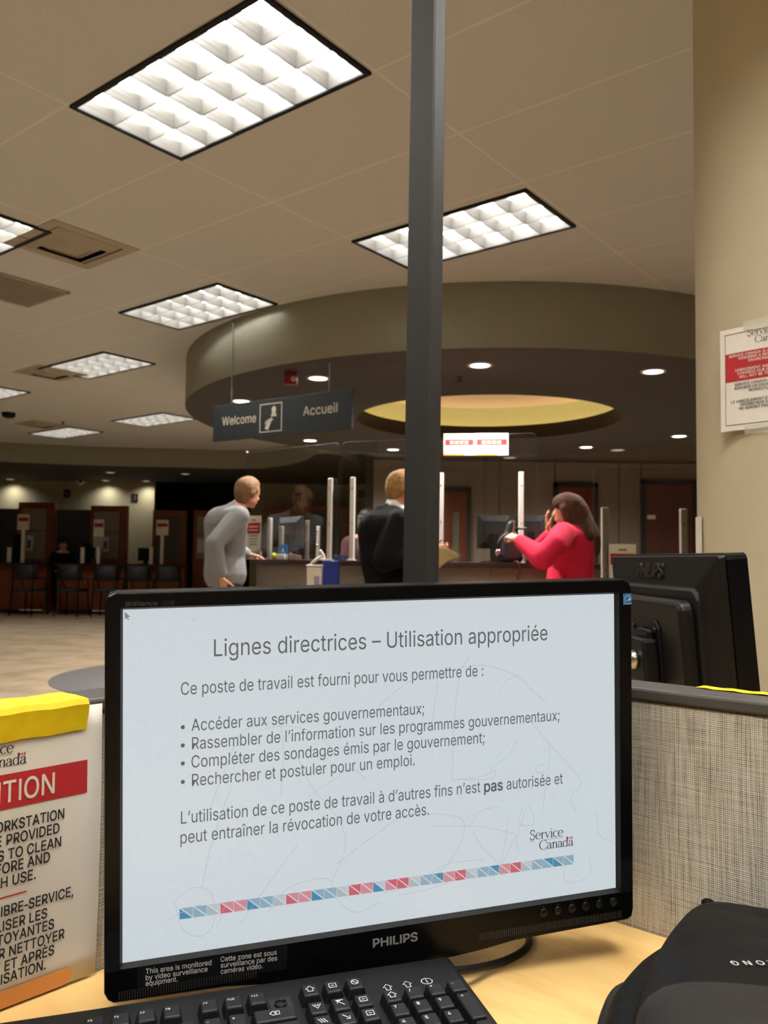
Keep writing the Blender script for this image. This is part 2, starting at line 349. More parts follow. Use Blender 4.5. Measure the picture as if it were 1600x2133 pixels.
'2': "453|64,0 64,47 234,229 282,282 311,327 318,348 320,371 317,397 308,419 293,436 273,449 250,457 224,460 196,457 172,447 153,433 139,413 130,390 127,362 66,362 71,405 86,442 111,473 143,496 182,511 225,516 268,511 306,497 337,474 361,445 376,411 381,372 371,318 357,290 306,223 267,180 153,60 153,57 389,57 389,0",
'3': "453|195,-6 152,2 114,19 83,43 60,74 46,111 44,132 109,132 115,107 126,87 144,71 165,59 191,52 219,50 248,53 275,61 297,74 315,93 325,116 329,145 326,172 316,196 299,217 275,234 242,244 157,248 157,299 288,448 288,452 70,452 70,509 372,509 372,461 211,278 211,289 264,288 308,276 344,253 371,222 381,205 392,166 392,123 380,84 358,50 327,23 288,4 243,-6",
'4': "453|40,105 40,158 247,509 311,509 109,166 109,163 413,163 413,105|282,0 282,121 282,146 282,318 343,318 343,0",
'5': "453|199,-6 159,3 123,21 94,45 73,76 62,111 60,130 122,130 127,108 138,89 173,60 196,52 221,50 250,53 276,64 298,82 314,104 324,131 328,162 324,193 314,221 297,244 275,262 248,273 218,277 192,275 145,258 128,246 67,253 96,509 366,509 366,452 151,452 134,301 166,320 190,329 247,333 279,326 308,314 334,296 355,273 372,246 384,215 390,181 390,139 379,95 357,57 327,27 289,6 245,-5",
'6': "453|203,-5 161,5 125,26 96,56 75,94 65,138 65,180 73,219 89,261 137,340 252,509 322,509 151,261 145,261 165,288 196,307 235,314 278,309 316,295 346,271 370,240 384,201 389,157 384,112 368,73 343,39 310,14 271,-2|241,49 267,56 289,70 307,90 320,114 327,142 327,173 320,201 307,225 289,244 267,258 241,264 212,264 186,258 163,244 145,225 132,201 126,174 126,143 132,114 145,90 163,70 186,56 212,49",
'7': "453|97,0 323,448 323,452 62,452 62,509 391,509 391,449 165,0",
'8': "453|201,-6 156,3 117,21 86,47 64,78 53,115 53,151 59,181 72,208 90,231 113,249 153,267 119,282 93,308 76,342 70,380 75,417 90,450 114,477 146,498 184,511 226,516 269,511 306,498 337,477 361,450 377,417 382,380 376,342 359,308 333,282 300,267 339,249 362,231 380,208 393,181 400,151 399,115 388,78 366,47 335,21 296,3 251,-6|243,50 272,55 296,66 315,82 329,102 336,126 336,152 329,177 314,199 295,216 270,228 242,234 211,234 182,228 157,216 138,199 123,177 116,152 116,126 123,102 136,82 156,66 180,55 210,50|239,290 263,296 284,306 300,321 312,341 318,363 318,388 313,410 301,429 285,444 264,454 240,459 213,459 188,454 167,444 151,429 139,410 134,388 134,363 139,341 151,321 168,306 189,296 213,290",
'9': "453|249,514 291,503 328,482 356,452 377,414 388,371 388,328 380,290 363,248 315,168 200,0 130,0 301,248 307,248 287,221 257,202 238,196 175,199 137,214 106,237 83,269 68,307 64,352 69,397 85,436 110,469 143,494 182,510|212,459 186,452 163,438 145,419 133,395 126,367 126,336 133,308 145,284 163,265 186,251 212,244 240,244 267,251 289,265 307,284 320,308 327,335 327,366 320,394 307,419 290,438 267,452 241,459",
'.': "188|86,-4 70,3 57,16 50,32 50,50 57,66 70,79 86,86 104,86 121,79 134,66 140,50 140,32 134,16 121,3 104,-4",
',': "188|38,-119 68,71 137,71 84,-119",
';': "188|38,-119 68,71 137,71 84,-119|94,272 78,278 65,291 59,307 59,325 65,342 78,354 94,361 113,361 129,354 142,342 148,325 148,307 142,291 129,278 113,272",
':': "188|86,-4 70,3 57,16 50,32 50,50 57,66 70,79 86,86 104,86 121,79 134,66 140,50 140,32 134,16 121,3 104,-4|86,272 70,278 57,291 50,307 50,325 57,342 70,354 86,361 104,361 121,354 134,342 140,325 140,307 134,291 121,278 104,272",
"'": "206|78,318 70,509 136,509 128,318",
'/': "249|235,533 71,-76 14,-76 178,533",
'*': "453|201,223 206,331 114,272 89,315 186,365 89,415 114,459 206,400 201,509 250,509 246,400 337,459 362,415 266,365 362,315 337,272 246,331 250,223",
'+': "453|198,34 198,364 255,364 255,34|61,172 61,226 391,226 391,172",
'-': "270|245,244 245,188 30,188 30,244",
']': "273|37,-96 37,-44 113,-44 113,487 37,487 37,539 172,539 172,-96",
'[': "273|101,-96 101,539 236,539 236,487 160,487 160,-44 236,-44 236,-96",
'–': "350|350,244 350,188 0,188 0,244",
'’': "177|52,318 82,509 151,509 98,318",
'é': "404|185,-7 138,6 117,16 82,46 56,85 40,132 34,187 39,242 55,290 81,329 115,359 157,378 205,384 236,382 266,374 294,361 319,341 341,315 357,282 368,242 371,169 75,169 75,221 338,221 310,202 307,237 298,269 283,294 263,314 237,326 205,330 173,326 146,313 125,294 109,270 99,241 96,211 97,157 104,122 118,92 139,70 165,55 195,47 244,50 263,56 292,80 306,105 365,91 353,63 335,39 311,19 283,4 249,-5|177,429 225,529 293,529 227,429",
'è': "404|185,-7 138,6 117,16 82,46 56,85 40,132 34,187 39,242 55,290 81,329 115,359 157,378 205,384 236,382 266,374 294,361 319,341 341,315 357,282 368,242 371,169 75,169 75,221 338,221 310,202 307,237 298,269 283,294 263,314 237,326 205,330 173,326 146,313 125,294 109,270 99,241 96,211 97,157 104,122 118,92 139,70 165,55 195,47 244,50 263,56 292,80 306,105 365,91 353,63 335,39 311,19 283,4 249,-5|180,429 114,529 182,529 230,429",
'ê': "404|185,-7 138,6 117,16 82,46 56,85 40,132 34,187 39,242 55,290 81,329 115,359 157,378 205,384 236,382 266,374 294,361 319,341 341,315 357,282 368,242 371,169 75,169 75,221 338,221 310,202 307,237 298,269 283,294 263,314 237,326 205,330 173,326 146,313 125,294 109,270 99,241 96,211 97,157 104,122 118,92 139,70 165,55 195,47 244,50 263,56 292,80 306,105 365,91 353,63 335,39 311,19 283,4 249,-5|155,435 95,435 95,438 175,529 233,529 313,438 313,435 252,435 204,495",
'î': "167|53,0 53,379 114,379 114,0|34,435 -26,435 -26,438 54,529 112,529 193,438 193,435 132,435 83,495",
'à': "389|142,-8 110,-1 80,12 57,32 40,58 31,90 31,123 38,150 50,171 67,187 112,207 165,218 259,232 270,238 276,257 267,297 256,311 240,322 220,329 171,329 132,313 107,288 100,274 41,291 57,322 79,346 104,364 163,382 215,383 263,372 286,360 306,343 322,320 333,290 337,251 337,0 277,0 277,52 272,52 252,25 215,1 190,-6|187,46 216,53 239,66 257,83 269,104 275,126 276,190 259,182 200,171 134,159 103,139 95,124 92,105 94,87 102,72 130,52 149,47|165,429 99,529 168,529 215,429",
'À': "480|16,0 201,509 276,509 463,0 395,0 287,302 264,372 232,478 245,478 213,371 191,302 85,0|110,142 110,199 370,199 370,142|216,558 150,659 218,659 266,558",
'È': "419|60,0 60,509 372,509 372,452 125,452 125,286 355,286 355,229 125,229 125,57 375,57 375,0|194,558 128,659 196,659 244,558",
'É': "419|60,0 60,509 372,509 372,452 125,452 125,286 355,286 355,229 125,229 125,57 375,57 375,0|191,558 239,659 307,659 241,558",
'&': "448|173,-6 129,4 93,22 65,47 45,78 35,114 35,149 42,177 55,201 73,224 125,267 216,335 237,352 255,375 262,405 258,427 245,445 226,457 201,461 168,453 155,444 145,431 137,399 145,363 169,327 204,284 438,0 364,0 171,231 121,293 87,344 78,370 75,398 79,430 91,458 109,481 134,499 165,510 200,513 235,510 266,499 290,482 308,459 320,433 324,404 322,382 305,342 275,308 256,293 154,217 128,195 110,174 100,154 97,131 100,108 109,87 124,70 143,57 166,49 193,46 223,50 251,59 278,75 301,95 321,121 336,151 346,186 349,224 408,224 405,180 397,144 385,115 357,75 320,34 289,14 252,1 215,-6",
}
from mathutils.geometry import tessellate_polygon
_GC = {}
def _inside(p, L):
    c = False; j = L[-1]
    for i in L:
        if (i[1] > p[1]) != (j[1] > p[1]) and p[0] < (j[0] - i[0]) * (p[1] - i[1]) / (j[1] - i[1]) + i[0]: c = not c
        j = i
    return c
def glyph(ch):
    """advance, outlines, vertices and triangles of one letter"""
    if ch not in _GC:
        a, *loops = GLYPHS[ch].split('|')
        Ls = [[tuple(int(v) / 1000 for v in q.split(',')) for q in L.split()] for L in loops]
        ar = [sum(L[i - 1][0] * L[i][1] - L[i][0] * L[i - 1][1] for i in range(len(L))) for L in Ls]
        sg = max(ar, key=abs) > 0
        vs, fs = [], []
        for L, A in zip(Ls, ar):
            if (A > 0) != sg: continue
            grp = [L] + [H for H, B in zip(Ls, ar) if (B > 0) != sg and _inside(H[0], L)]
            flat = [p for g in grp for p in g]; o = len(vs)
            vs += flat; fs += [tuple(o + i for i in t) for t in tessellate_polygon([[Vector((*p, 0)) for p in g] for g in grp])]
        _GC[ch] = (int(a) / 1000, Ls, vs, fs)
    return _GC[ch]
def text_mesh(txt, bold=0.0, shear=0.0, space=1.0):
    """fills the letter outlines and returns a flat mesh; heavier strokes get a band along every outline"""
    x = 0.0; V_ = []; F_ = []; st = MB()
    for ch in txt:
        if ch == ' ': x += .20 * space; continue
        a, Ls, vs, fs = glyph(ch); o = len(V_)
        V_ += [(x + u + shear * v, v, 0) for u, v in vs]; F_ += [tuple(o + i for i in f) for f in fs]
        if bold:
            for P in Ls: ribbon(st, [(x + u + shear * v, v) for u, v in P + P[:2]], bold * 1.5)
        x += a * space
    n = len(V_); V_ += [(p[0], p[2], 0) for p in st.v]; F_ += [tuple(n + i for i in f) for f in st.f]
    me = bpy.data.meshes.new('lettering'); me.from_pydata(V_, [], F_)
    return me
CAPH = None
def put_text(mb, txt, x, z, h, width=None, align='l', bold=0.0, shear=0.0, y=0.0, xf=None, slope=0.0, space=1.0):
    """adds lettering in the x-z plane; h is the capital height; the width is fitted when given"""
    global CAPH
    if CAPH is None:
        t = text_mesh('H'); CAPH = max(v.co.y for v in t.vertices)
    me = text_mesh(txt, bold, shear, space)
    xs = [v.co.x for v in me.vertices]; x0, x1 = min(xs), max(xs)
    sy = h / CAPH; sx = sy if width is None else width / (x1 - x0)
    w = (x1 - x0) * sx; ox = x - (0 if align == 'l' else w / 2 if align == 'c' else w)
    vs = [(ox + (v.co.x - x0) * sx, y, z + v.co.y * sy + slope * (v.co.x - x0) * sx) for v in me.vertices]
    mb.add(vs, [list(p.vertices) for p in me.polygons], xf)
    bpy.data.meshes.remove(me)
    return w

def ribbon(mb, pts, w, y=0.0, xf=None):
    """flat stroke along pts (x, z); w is a width or a list of widths"""
    n = len(pts); ws = w if isinstance(w, (list, tuple)) else [w] * n
    vs = []
    for i, p in enumerate(pts):
        a = pts[max(i - 1, 0)]; b = pts[min(i + 1, n - 1)]
        tx, tz = b[0] - a[0], b[1] - a[1]; L = math.hypot(tx, tz) or 1
        nx, nz = -tz / L * ws[i] / 2, tx / L * ws[i] / 2
        vs += [(p[0] + nx, y, p[1] + nz), (p[0] - nx, y, p[1] - nz)]
    mb.add(vs, [(2 * i, 2 * i + 1, 2 * i + 3, 2 * i + 2) for i in range(n - 1)], xf)
def smooth_path(pts, k=6):
    P = [np.array(p, float) for p in pts]; P = [2 * P[0] - P[1]] + P + [2 * P[-1] - P[-2]]; out = []
    for i in range(1, len(P) - 2):
        for j in range(k):
            t = j / k
            out.append(tuple(.5 * (2 * P[i] + (P[i + 1] - P[i - 1]) * t + (2 * P[i - 1] - 5 * P[i] + 4 * P[i + 1] - P[i + 2]) * t * t
                             + (3 * P[i] - P[i - 1] - 3 * P[i + 1] + P[i + 2]) * t ** 3)))
    out.append(tuple(P[-2]))
    return out
def arc(cx, cz, rx, rz, a0, a1, n=14):
    return [(cx + rx * math.cos(math.radians(a0 + (a1 - a0) * i / n)), cz + rz * math.sin(math.radians(a0 + (a1 - a0) * i / n))) for i in range(n + 1)]
def contrast(pts, thin, thick):
    ws = []
    for i in range(len(pts)):
        a = pts[max(i - 1, 0)]; b = pts[min(i + 1, len(pts) - 1)]
        L = math.hypot(b[0] - a[0], b[1] - a[1]) or 1
        ws.append(thin + (thick - thin) * (abs(b[1] - a[1]) / L) ** 1.6)
    return ws
def serif_letter(ch):
    """strokes [(pts, widths)], advance - roman capitals and small letters with thick and thin strokes"""
    T, t = .085, .03; X = .46
    S = []
    def c(p): S.append((p, contrast(p, t, T)))
    def stem(x, z0, z1, foot=True, head=True):
        S.append(([(x, z0), (x, z1)], T))
        if foot: S.append(([(x - .1, z0 + .012), (x + .1, z0 + .012)], .024))
        if head: S.append(([(x - .1, z1 - .035), (x, z1 - .012)], .03))
    if ch == 'S':
        S.append((smooth_path([(.40, .52), (.36, .66), (.22, .70), (.09, .63), (.09, .48), (.22, .38), (.36, .29), (.40, .14), (.3, .02), (.17, .0), (.06, .06), (.04, .19)]), .062)); return S, .5
    if ch == 'C':
        c(arc(.36, .35, .32, .35, 42, 318, 24)); S.append(([(.6, .58), (.6, .44)], .03)); return S, .66
    if ch == 'e':
        c(arc(.22, .23, .19, .23, 5, 315, 22)); S.append(([(.05, .25), (.41, .25)], .03)); return S, .45
    if ch == 'c':
        c(arc(.22, .23, .19, .23, 45, 315, 20)); return S, .42
    if ch == 'r':
        stem(.11, 0, X); c(smooth_path([(.11, .3), (.18, .42), (.28, .45), (.33, .41)])); return S, .36
    if ch == 'i':
        stem(.11, 0, X); S.append((arc(.11, .63, .025, .025, 0, 360, 10), .05)); return S, .24
    if ch == 'v':
        S.append(([(.06, X), (.23, .01)], .075)); S.append(([(.41, X), (.23, .01)], .03))
        S.append(([(-.02, X - .01), (.15, X - .01)], .024)); S.append(([(.33, X - .01), (.48, X - .01)], .024)); return S, .47
    if ch == 'n':
        stem(.11, 0, X); c(smooth_path([(.11, .3), (.2, .43), (.3, .45), (.38, .36), (.38, .2)])); stem(.38, 0, .3, True, False); return S, .5
    if ch == 'a':
        c(smooth_path([(.06, .34), (.1, .43), (.2, .46), (.3, .40), (.32, .28), (.32, .1), (.37, .02), (.43, .05)]))
        c(smooth_path([(.32, .28), (.18, .25), (.06, .18), (.06, .06), (.16, .0), (.26, .05), (.32, .13)])); return S, .44
    if ch == 'd':
        c(arc(.21, .23, .17, .23, 40, 320, 22)); stem(.37, 0, .72, False, True); S.append(([(.37, .012), (.46, .02)], .024)); return S, .49
    return S, .3
def wordmark(mb, x, z, h, y=0.0, xf=None, dark=0, red=1, slope=0.0):
    """the two-line serif wordmark with the small flag over the last letter; h = capital height"""
    k = h / .70
    def line(word, ox, oz):
        for ch in word:
            st, adv = serif_letter(ch)
            for p, w in st:
                q = [(x + (ox + a) * k, z + (oz + b) * k + slope * (ox + a) * k) for a, b in p]
                ribbon(mb, q, [v * k for v in w] if isinstance(w, list) else w * k, y, xf)
            ox += adv * .96
        return ox
    mb.use(dark)
    line('Service', 0, 0)
    ribbon(mb, [(x + 0, z - .13 * k), (x + .42 * k, z - .13 * k + slope * .42 * k)], .02 * k, y, xf)
    ribbon(mb, [(x + 1.2 * k, z - .11 * k + slope * 1.2 * k), (x + 2.75 * k, z - .11 * k + slope * 2.75 * k)], .02 * k, y, xf)
    e = line('Canada', .78, -.82)
    mb.use(red)
    for a, w in ((e - .46, .09), (e - .12, .09)):
        ribbon(mb, [(x + a * k, z - .1 * k + slope * a * k), (x + a * k, z - .30 * k + slope * a * k)], w * k, y, xf)
    c0 = (x + (e - .29) * k, z - .2 * k + slope * e * k)
    leaf = [(0, .09), (.03, .04), (.08, .05), (.06, 0), (.08, -.03), (.02, -.04), (0, -.09), (-.02, -.04), (-.08, -.03), (-.06, 0), (-.08, .05), (-.03, .04)]
    mb.add([(c0[0], y, c0[1])] + [(c0[0] + a * k, y, c0[1] + b * k) for a, b in leaf], [(0, i + 1, (i + 1) % 12 + 1) for i in range(12)], xf)
    mb.use(dark)

# ------------------------------------------------------------------ shared materials
YAW = math.radians(-38.3)                     # the ceiling grid and the workstation turn this way
GA = Vector((math.cos(YAW), math.sin(YAW), 0)); GB = Vector((-math.sin(YAW), math.cos(YAW), 0))
CEIL = 3.08

def ceiling_material():
    k = N('ceiling_tiles')
    tc = k.n('ShaderNodeTexCoord'); sp = k.n('ShaderNodeSeparateXYZ'); k.l(tc.outputs['Object'], sp.inputs[0])
    x, y = sp.outputs[0], sp.outputs[1]
    u = k.math('ADD', k.math('MULTIPLY', x, GA.x), k.math('MULTIPLY', y, GA.y))
    v = k.math('ADD', k.math('MULTIPLY', x, GB.x), k.math('MULTIPLY', y, GB.y))
    def seam(c, off, per):
        f = k.math('FRACT', k.math('DIVIDE', k.math('ADD', c, 100 * per - off), per))
        d = k.math('MULTIPLY', k.math('ABSOLUTE', k.math('SUBTRACT', f, .5)), per)   # .5*per at the seam
        return k.math('GREATER_THAN', d, per * .5 - .007)
    s = k.math('MAXIMUM', seam(u, -3.25, 1.22), seam(v, 2.475, .61))
    n = k.noise(tc.outputs['Object'], 90, 4, .7)
    base = k.ramp(n, [(.25, lin((202, 200, 195))), (.6, lin((212, 211, 206)))])
    k.l(k.mix(k.math('MULTIPLY', s, .5), base, lin((240, 236, 228))), k.b.inputs['Base Color'])
    k.b.inputs['Roughness'].default_value = .9
    k.bump(k.math('MULTIPLY', s, 1.0), .25, .004)
    return k.m
def carpet_material():
    k = N('carpet'); o = k.coord()
    n1 = k.noise(o, 2.2, 4, .6); n2 = k.noise(o, 160, 2)
    c = k.ramp(k.math('ADD', k.math('MULTIPLY', n1, .7), k.math('MULTIPLY', n2, .3)), [(.35, lin((166, 146, 119))), (.65, lin((202, 182, 155)))])
    k.l(c, k.b.inputs['Base Color']); k.b.inputs['Roughness'].default_value = 1.0; k.b.inputs['Specular IOR Level'].default_value = .1
    k.bump(n2, .5, .004)
    return k.m
def fabric_material():
    """loosely woven panel cloth with slubs running up and across"""
    k = N('woven_panel_cloth'); o = k.coord()
    def thread(scale):
        return k.noise(k.coord(scale), 1.0, 2, .5)
    wv = k.n('ShaderNodeTexWave'); wv.wave_type = 'BANDS'; wv.bands_direction = 'X'
    wv.inputs['Scale'].default_value = 150; wv.inputs['Distortion'].default_value = .6
    wz = k.n('ShaderNodeTexWave'); wz.wave_type = 'BANDS'; wz.bands_direction = 'Z'
    wz.inputs['Scale'].default_value = 150; wz.inputs['Distortion'].default_value = .8
    k.l(o, wv.inputs['Vector']); k.l(o, wz.inputs['Vector'])
    a = thread((420, 420, 14)); b = thread((16, 16, 420)); c = thread((130, 130, 6))
    f = k.math('ADD', k.math('ADD', k.math('MULTIPLY', a, .36), k.math('MULTIPLY', b, .22)), k.math('ADD', k.math('MULTIPLY', c, .13), .035))
    f = k.math('ADD', f, k.math('MULTIPLY', wv.outputs['Fac'], .10)); f = k.math('ADD', f, k.math('MULTIPLY', wz.outputs['Fac'], .12))
    k.l(k.ramp(f, [(.36, lin((112, 103, 88))), (.47, lin((190, 180, 158))), (.62, lin((226, 218, 200)))]), k.b.inputs['Base Color'])
    k.b.inputs['Roughness'].default_value = .95
    k.bump(f, .5, .002)
    return k.m

M_ceiling = ceiling_material(); M_carpet = carpet_material(); M_cloth = fabric_material()
M_inlay = mat('blue_grey_carpet', (112, 112, 110), 1.0, vary=.15, scale=60)
M_olive = mat('olive_wall_paint', (176, 168, 136), .85, vary=.03)
M_column = mat('khaki_column_paint', (184, 170, 140), .8, vary=.03, scale=8)
M_taupe = mat('taupe_wall_panel', (116, 104, 95), .8, vary=.05)
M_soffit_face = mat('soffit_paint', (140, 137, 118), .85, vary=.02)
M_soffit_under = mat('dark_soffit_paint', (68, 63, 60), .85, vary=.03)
M_dark = mat('dark_paint_and_shade', (34, 30, 28), .9, vary=.05)  # near black; also carries the shade of the corridor and side wall
M_black = mat('black_plastic', (11, 11, 13), .5, vary=.1, scale=200, bump=.02, spec=.2)
M_black_gloss = mat('glossy_black_plastic', (6, 7, 9), .32, vary=.1, scale=120, spec=.14)
M_black_shell = mat('satin_black_shell', (14, 13, 12), .42, vary=.12, scale=300, bump=.03, spec=.24)
M_trim = mat('grey_metal_trim', (86, 82, 78), .45, vary=.04)
M_post = mat('grey_painted_post', (34, 33, 32), .5, vary=.05)
M_white = mat('white_painted_metal', (226, 218, 208), .5, vary=.03)
M_paper = mat('white_paper', (226, 217, 200), .8, vary=.03)
M_ink = mat('black_ink', (28, 26, 26), .8)
M_red = mat('red_ink', (172, 30, 34), .7, vary=.04)
M_pink = mat('pink_red_ink', (208, 62, 58), .7)
M_chrome = mat('bright_steel', (190, 188, 184), .2, metal=1.0)
M_maple = wood('maple_laminate', (228, 188, 120), (204, 158, 90), (4, 26, 26), .32, (0, 0, .35))
M_cherry = wood('cherry_wood', (128, 66, 34), (98, 46, 23), (14, 14, 2), .4)
M_door = wood('dark_cherry_door', (96, 34, 24), (70, 22, 16), (18, 18, 2), .4)
M_plexi = plexiglass()
M_skin = mat('skin', (214, 152, 122), .55, vary=.05, scale=40)
M_tube = glow('troffer_lamp', LIGHT_COLOR, TUBE)
M_blade = mat('satin_louver', (104, 102, 97), .45, vary=.02)
M_house = mat('white_housing', (220, 216, 206), .5, vary=.02)
M_boost = glow('added_troffer_lamp', LIGHT_COLOR, BOOST_TUBE)
M_disc = glow('downlight_lamp', (1, .93, .82), DOWNLIGHT)

# ------------------------------------------------------------------ room shell
def slab(name, x0, x1, y0, y1, z0, z1, m):
    return struct(MB().box(x0, x1, y0, y1, z0, z1).build(name, m))
slab('floor', -11, 8, -4, 21.5, -.1, 0, M_carpet)
slab('ceiling', -11, 8, -4, 21.5, CEIL, CEIL + .1, M_ceiling)
slab('wall_left', -11, -10.9, -4, 21.5, 0, CEIL, M_olive)
slab('wall_right', 7.9, 8, -4, 21.5, 0, CEIL, M_olive)
slab('wall_rear', -11, 8, -4, -3.9, 0, CEIL, M_olive)
YF = 17.8                                                   # far wall behind the service booths
def xat(px, y): return at(px, 1160, y).x
slab('wall_far', -11, xat(318, YF), YF, YF + .12, 0, CEIL, M_olive)
slab('wall_middle', xat(520, YF), xat(790, YF), YF, YF + .12, 0, CEIL, M_olive)
mb = MB()                                                   # unlit corridor mouth between the two walls, its shade put into the colour
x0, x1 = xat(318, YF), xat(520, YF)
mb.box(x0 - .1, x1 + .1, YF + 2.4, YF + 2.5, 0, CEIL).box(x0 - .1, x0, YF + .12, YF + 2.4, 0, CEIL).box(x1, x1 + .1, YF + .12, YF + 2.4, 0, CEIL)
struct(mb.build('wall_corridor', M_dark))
YB = 12.3                                                   # panelled wall behind the counter
XB = xat(775, YB)
mb = MB()
xs = [XB, xat(922, YB), xat(1040, YB), xat(1156, YB), xat(1290, YB), xat(1336, YB), 7.9]
for a, b in zip(xs, xs[1:]): mb.box(a + .006, b - .006, YB, YB + .05, 0, 2.62)
mb.box(XB, 7.9, YB + .05, YB + .15, 0, CEIL)
struct(mb.build('wall_back', M_taupe, bevel=.004))
slab('wall_side', XB - .12, XB, YB, YF, 0, CEIL, M_dark)  # unlit side wall, darkened by its colour

def door(n, px0, px1, ytop, mframe, mleaf, lite=None):
    """a door in the back wall: frame, leaf, optional narrow glass light"""
    x0, x1 = xat(px0, YB), xat(px1, YB); zt = at(px0, ytop, YB).z
    r = struct(empty('door_%d' % n, ((x0 + x1) / 2, YB, 0)))
    w = (x1 - x0) / 2
    f = MB().box(-w, -w + .07, -.05, .0, 0, zt).box(w - .07, w, -.05, .0, 0, zt).box(-w, w, -.05, .0, zt - .07, zt).build('door_frame', mframe, r, bevel=.004)
    f['label'] = 'dark painted frame'
    if lite:
        a, b = xat(lite[0], YB) - (x0 + x1) / 2, xat(lite[1], YB) - (x0 + x1) / 2; zl, zh = lite[2:]
        mb = MB().box(-w + .07, a, -.035, -.0, 0, zt - .07).box(b, w - .07, -.035, 0, 0, zt - .07).box(a, b, -.035, 0, 0, zl).box(a, b, -.035, 0, zh, zt - .07)
        mb.build('door_leaf', mleaf, r)
        MB().box(a, b, -.025, -.012, zl, zh).build('glass_light', mat('dim_glass', (92, 96, 84), .15), r)
    else:
        MB().box(-w + .07, w - .07, -.035, 0, 0, zt - .07).build('door_leaf', mleaf, r)
    MB().tube([(-w + .16, -.035, 1.0), (-w + .16, -.08, 1.0), (-w + .28, -.08, 1.0)], .011, 8).build('door_handle', M_chrome, r)
    return r
M_navy = mat('navy_frame_paint', (34, 36, 48), .4)
door(1, 905, 980, 1016, M_dark, M_door, (942, 956, .5, 1.86))
door(2, 1152, 1245, 1006, M_dark, M_door)
door(3, 1334, 1452, 1000, M_navy, mat('maroon_door_paint', (84, 44, 44), .5))

# round bulkhead over the counter, with the lit oculus
CX, CY, RO, ZS = 1.02, 8.72, 3.06, 2.61
RI = 1.37; CI = (1.07, 8.66)
mb = MB(); SEG = 128
def circ(c, r, z): return [(c[0] + r * math.cos(2 * PI * k / SEG), c[1] + r * math.sin(2 * PI * k / SEG), z) for k in range(SEG)]
mb.use(0, True).loft([circ((CX, CY), RO, CEIL), circ((CX, CY), RO, ZS)], cap=False)
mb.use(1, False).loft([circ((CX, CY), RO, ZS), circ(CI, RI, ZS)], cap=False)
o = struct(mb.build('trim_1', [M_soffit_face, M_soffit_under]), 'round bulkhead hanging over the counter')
mb = MB()
mb.use(0, True).loft([circ(CI, RI, ZS), circ(CI, RI, ZS + .16)], cap=False)
mb.loft([circ(CI, RI, ZS + .16), circ(CI, RI + .03, ZS + .16), circ(CI, RI + .03, ZS + .04), circ(CI, RI + .42, ZS + .04)], cap=False)
mb.use(1).loft([circ(CI, RI + .42, ZS + .04), circ(CI, RI + .42, CEIL - .12), circ(CI, RI + .30, CEIL - .03)], cap=False)
mb.use(2).loft([circ(CI, RI + .30, CEIL - .03), circ(CI, .05, CEIL - .02)], cap=False)
M_lip = mat('black_lip_paint', (30, 26, 20), .8)
M_gold = mat('pale_gold_paint', (190, 178, 118), .7, vary=.03)
struct(mb.build('trim_2', [M_lip, M_gold, mat('peach_dome_shading', (226, 190, 150), .8, vary=.03)]), 'recessed round dome lit from a hidden cove')  # separate disc colour puts shading contrast into the evenly lit dome
cv = MB(); cv.smooth = True
cv.tube([(CI[0] + (RI + .22) * math.cos(2 * PI * k / 64), CI[1] + (RI + .22) * math.sin(2 * PI * k / 64), ZS + .09) for k in range(65)], .025, 8, cap=False)
tag(cv.build('cove_light', glow('cove_lamp', (1.0, .87, .60), COVE * 6)), 'warm ring light hidden inside the round ceiling dome', 'light')

# lower bulkhead in front of the far booths, with its rounded end
ZL = 2.74
front = [atz(px, py, CEIL) for px, py in ((0, 921), (100, 926), (200, 930), (300, 933), (400, 935), (500, 934))]
pts = [(-10.9, front[0].y - .5)] + [(p.x, p.y) for p in front]
pts.pop()
for px, y in ((470, 14.95), (540, 14.8), (590, 14.3), (625, 13.7), (645, 13.1), (652, 12.75)): pts.append((xat(px, y), y))
pts += [(xat(652, 12.75) + .06, 12.62), (xat(652, 12.75) + .2, 12.6), (xat(652, 12.75) + .42, 12.8), (-.45, 13.4), (-.3, YF), (-10.9, YF)]
mb = MB(); n = len(pts)
mb.use(0, True)
mb.add([(p[0], p[1], CEIL) for p in pts] + [(p[0], p[1], ZL) for p in pts], [(i, i + 1, n + i + 1, n + i) for i in range(n - 2)])
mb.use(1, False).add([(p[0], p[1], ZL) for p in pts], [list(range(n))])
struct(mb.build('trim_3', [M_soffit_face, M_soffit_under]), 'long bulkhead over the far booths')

# round inlay in the carpet
mb = MB().lathe([(1.35, 0.0), (1.35, .004), (0, .004)], 72, close=False)
o = mb.build('floor_inlay', M_inlay); o.location = (-1.72, 7.95, 0); struct(o)

# the round column on the right
PCOL = (1.172, 2.19); RCOL = .32
mb = MB(); mb.smooth = True
mb.lathe([(RCOL, 0), (RCOL, CEIL)], 96, close=False)
o = struct(mb.build('column', M_column)); o.location = (*PCOL, 0)

